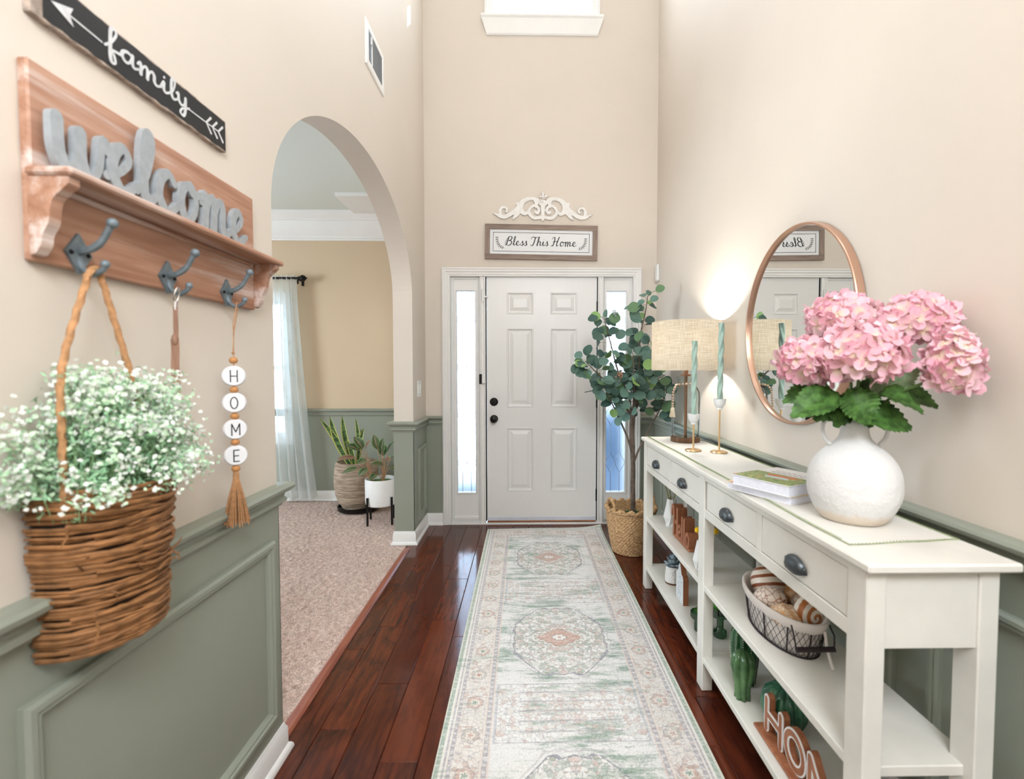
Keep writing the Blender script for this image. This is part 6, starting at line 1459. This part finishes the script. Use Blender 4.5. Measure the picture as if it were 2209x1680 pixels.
obj('stand_ring', MB().box(QX - 0.13, QX + 0.13, QY - 0.006, QY + 0.006, 0.136, 0.149).box(QX - 0.006, QX + 0.006, QY - 0.13, QY + 0.13, 0.137, 0.1485), M['dark'], wp)
for a in (radians(235), radians(325), radians(55), radians(145)):
    lx_, ly_ = QX + 0.137 * cos(a), QY + 0.137 * sin(a); obj('leg', MB().box(lx_ - 0.0075, lx_ + 0.0075, ly_ - 0.0075, ly_ + 0.0075, 0.002, 0.235, 0.002), M['dark'], wp)
obj('soil', MB().lathe([(0.117, 0.345), (0.06, 0.352), (0, 0.352)], QX, QY, 30), plain('mossy_soil', '#4c6a2c', 0.9, var=0.4, vscale=60), wp, True)
ag = thing('aglaonema', (QX, QY, 0.35), 'leafy plant with dark green and reddish leaves on pale stems in the white planter', 'plant')
m, b_ = begin('aglaonema_leaf'); at_ = NT.nodes.new('ShaderNodeAttribute'); at_.attribute_name = 'across'; e_ = S(at_.outputs['Fac']); v = objco(); r = rnd_obj()
base_ = mixc(r, '#2f4f2c', '#5c6b45'); base_ = mixc(gt(r, 0.72), base_, '#7a5646'); cl_ = mixc(smooth(e_, 0.72, 0.95), base_, '#7d9a5e'); cl_ = mixc((1.0 - smooth(e_, 0.03, 0.16)) * 0.7, cl_, '#b98d76'); cl_ = mixc(smooth(noise(v, 60, 3), 0.55, 0.7) * 0.35, cl_, '#9fae82')
setp(b_, cl_, 0.35); M['agl'] = m; M['aglstem'] = plain('pinkish_stem', '#b08a6a', 0.5, var=0.2, vscale=40)
def agleaf(crown, bp, tp_, w):
    crown, bp, tp_ = Vector(crown), Vector(bp), Vector(tp_)
    obj('stem', MB().tube(spline([crown, (crown + bp) / 2 + Vector((0, 0, 0.02)), bp], 6), [0.0048 - 0.0022 * i / 12 for i in range(13)], 7), M['aglstem'], ag, True)
    ax = tp_ - bp; n_ = Vector((0, -0.55, 1.0)); n_ = (n_ - ax * n_.dot(ax) / ax.length_squared).normalized(); sd = ax.cross(n_).normalized(); rows = []; val = []
    for i in range(13):
        t_ = i / 12; ww_ = w * sin(pi * (0.03 + 0.97 * t_) ** 0.85) ** 0.8 if t_ < 1 else 0.001; row = []
        for k in (-1, -0.6, -0.2, 0, 0.2, 0.6, 1): row.append(bp + ax * t_ + sd * ww_ * k + n_ * (0.25 * ww_ * abs(k) - 0.03 * (t_ - 0.25) ** 2)); val.append(abs(k))
        rows.append(row)
    o = obj('leaf', MB().grid(rows), M['agl'], ag, True, angle=3); at = o.data.attributes.new('across', 'FLOAT', 'POINT'); at.data.foreach_set('value', val)
K1, K2 = (-1.27, 4.06, 0.345), (-1.19, 4.07, 0.345)
for cr_, b0, t0, w in ((K1, (-1.41, 4.04, 0.555), (-1.545, 4.00, 0.565), 0.036), (K1, (-1.39, 4.03, 0.47), (-1.510, 4.00, 0.445), 0.034), (K1, (-1.37, 4.05, 0.62), (-1.475, 4.02, 0.675), 0.042), (K1, (-1.35, 4.06, 0.63), (-1.415, 4.05, 0.735), 0.042), (K1, (-1.33, 4.07, 0.62), (-1.29, 4.04, 0.705), 0.040), (K1, (-1.31, 4.03, 0.54), (-1.37, 3.97, 0.53), 0.038), (K1, (-1.30, 4.02, 0.47), (-1.36, 3.96, 0.43), 0.036),
                      (K2, (-1.24, 4.10, 0.62), (-1.27, 4.10, 0.74), 0.036), (K2, (-1.20, 4.08, 0.60), (-1.185, 4.05, 0.715), 0.038), (K2, (-1.15, 4.07, 0.60), (-1.085, 4.03, 0.70), 0.042), (K2, (-1.12, 4.06, 0.55), (-1.03, 4.02, 0.60), 0.040), (K2, (-1.12, 4.05, 0.48), (-1.04, 4.00, 0.48), 0.036), (K2, (-1.17, 4.02, 0.50), (-1.24, 3.95, 0.53), 0.040), (K2, (-1.16, 4.02, 0.55), (-1.11, 3.95, 0.56), 0.038), (K2, (-1.22, 4.01, 0.42), (-1.26, 3.95, 0.405), 0.034), (K2, (-1.20, 4.12, 0.56), (-1.22, 4.18, 0.66), 0.04)):
    agleaf(cr_, b0, t0, w)
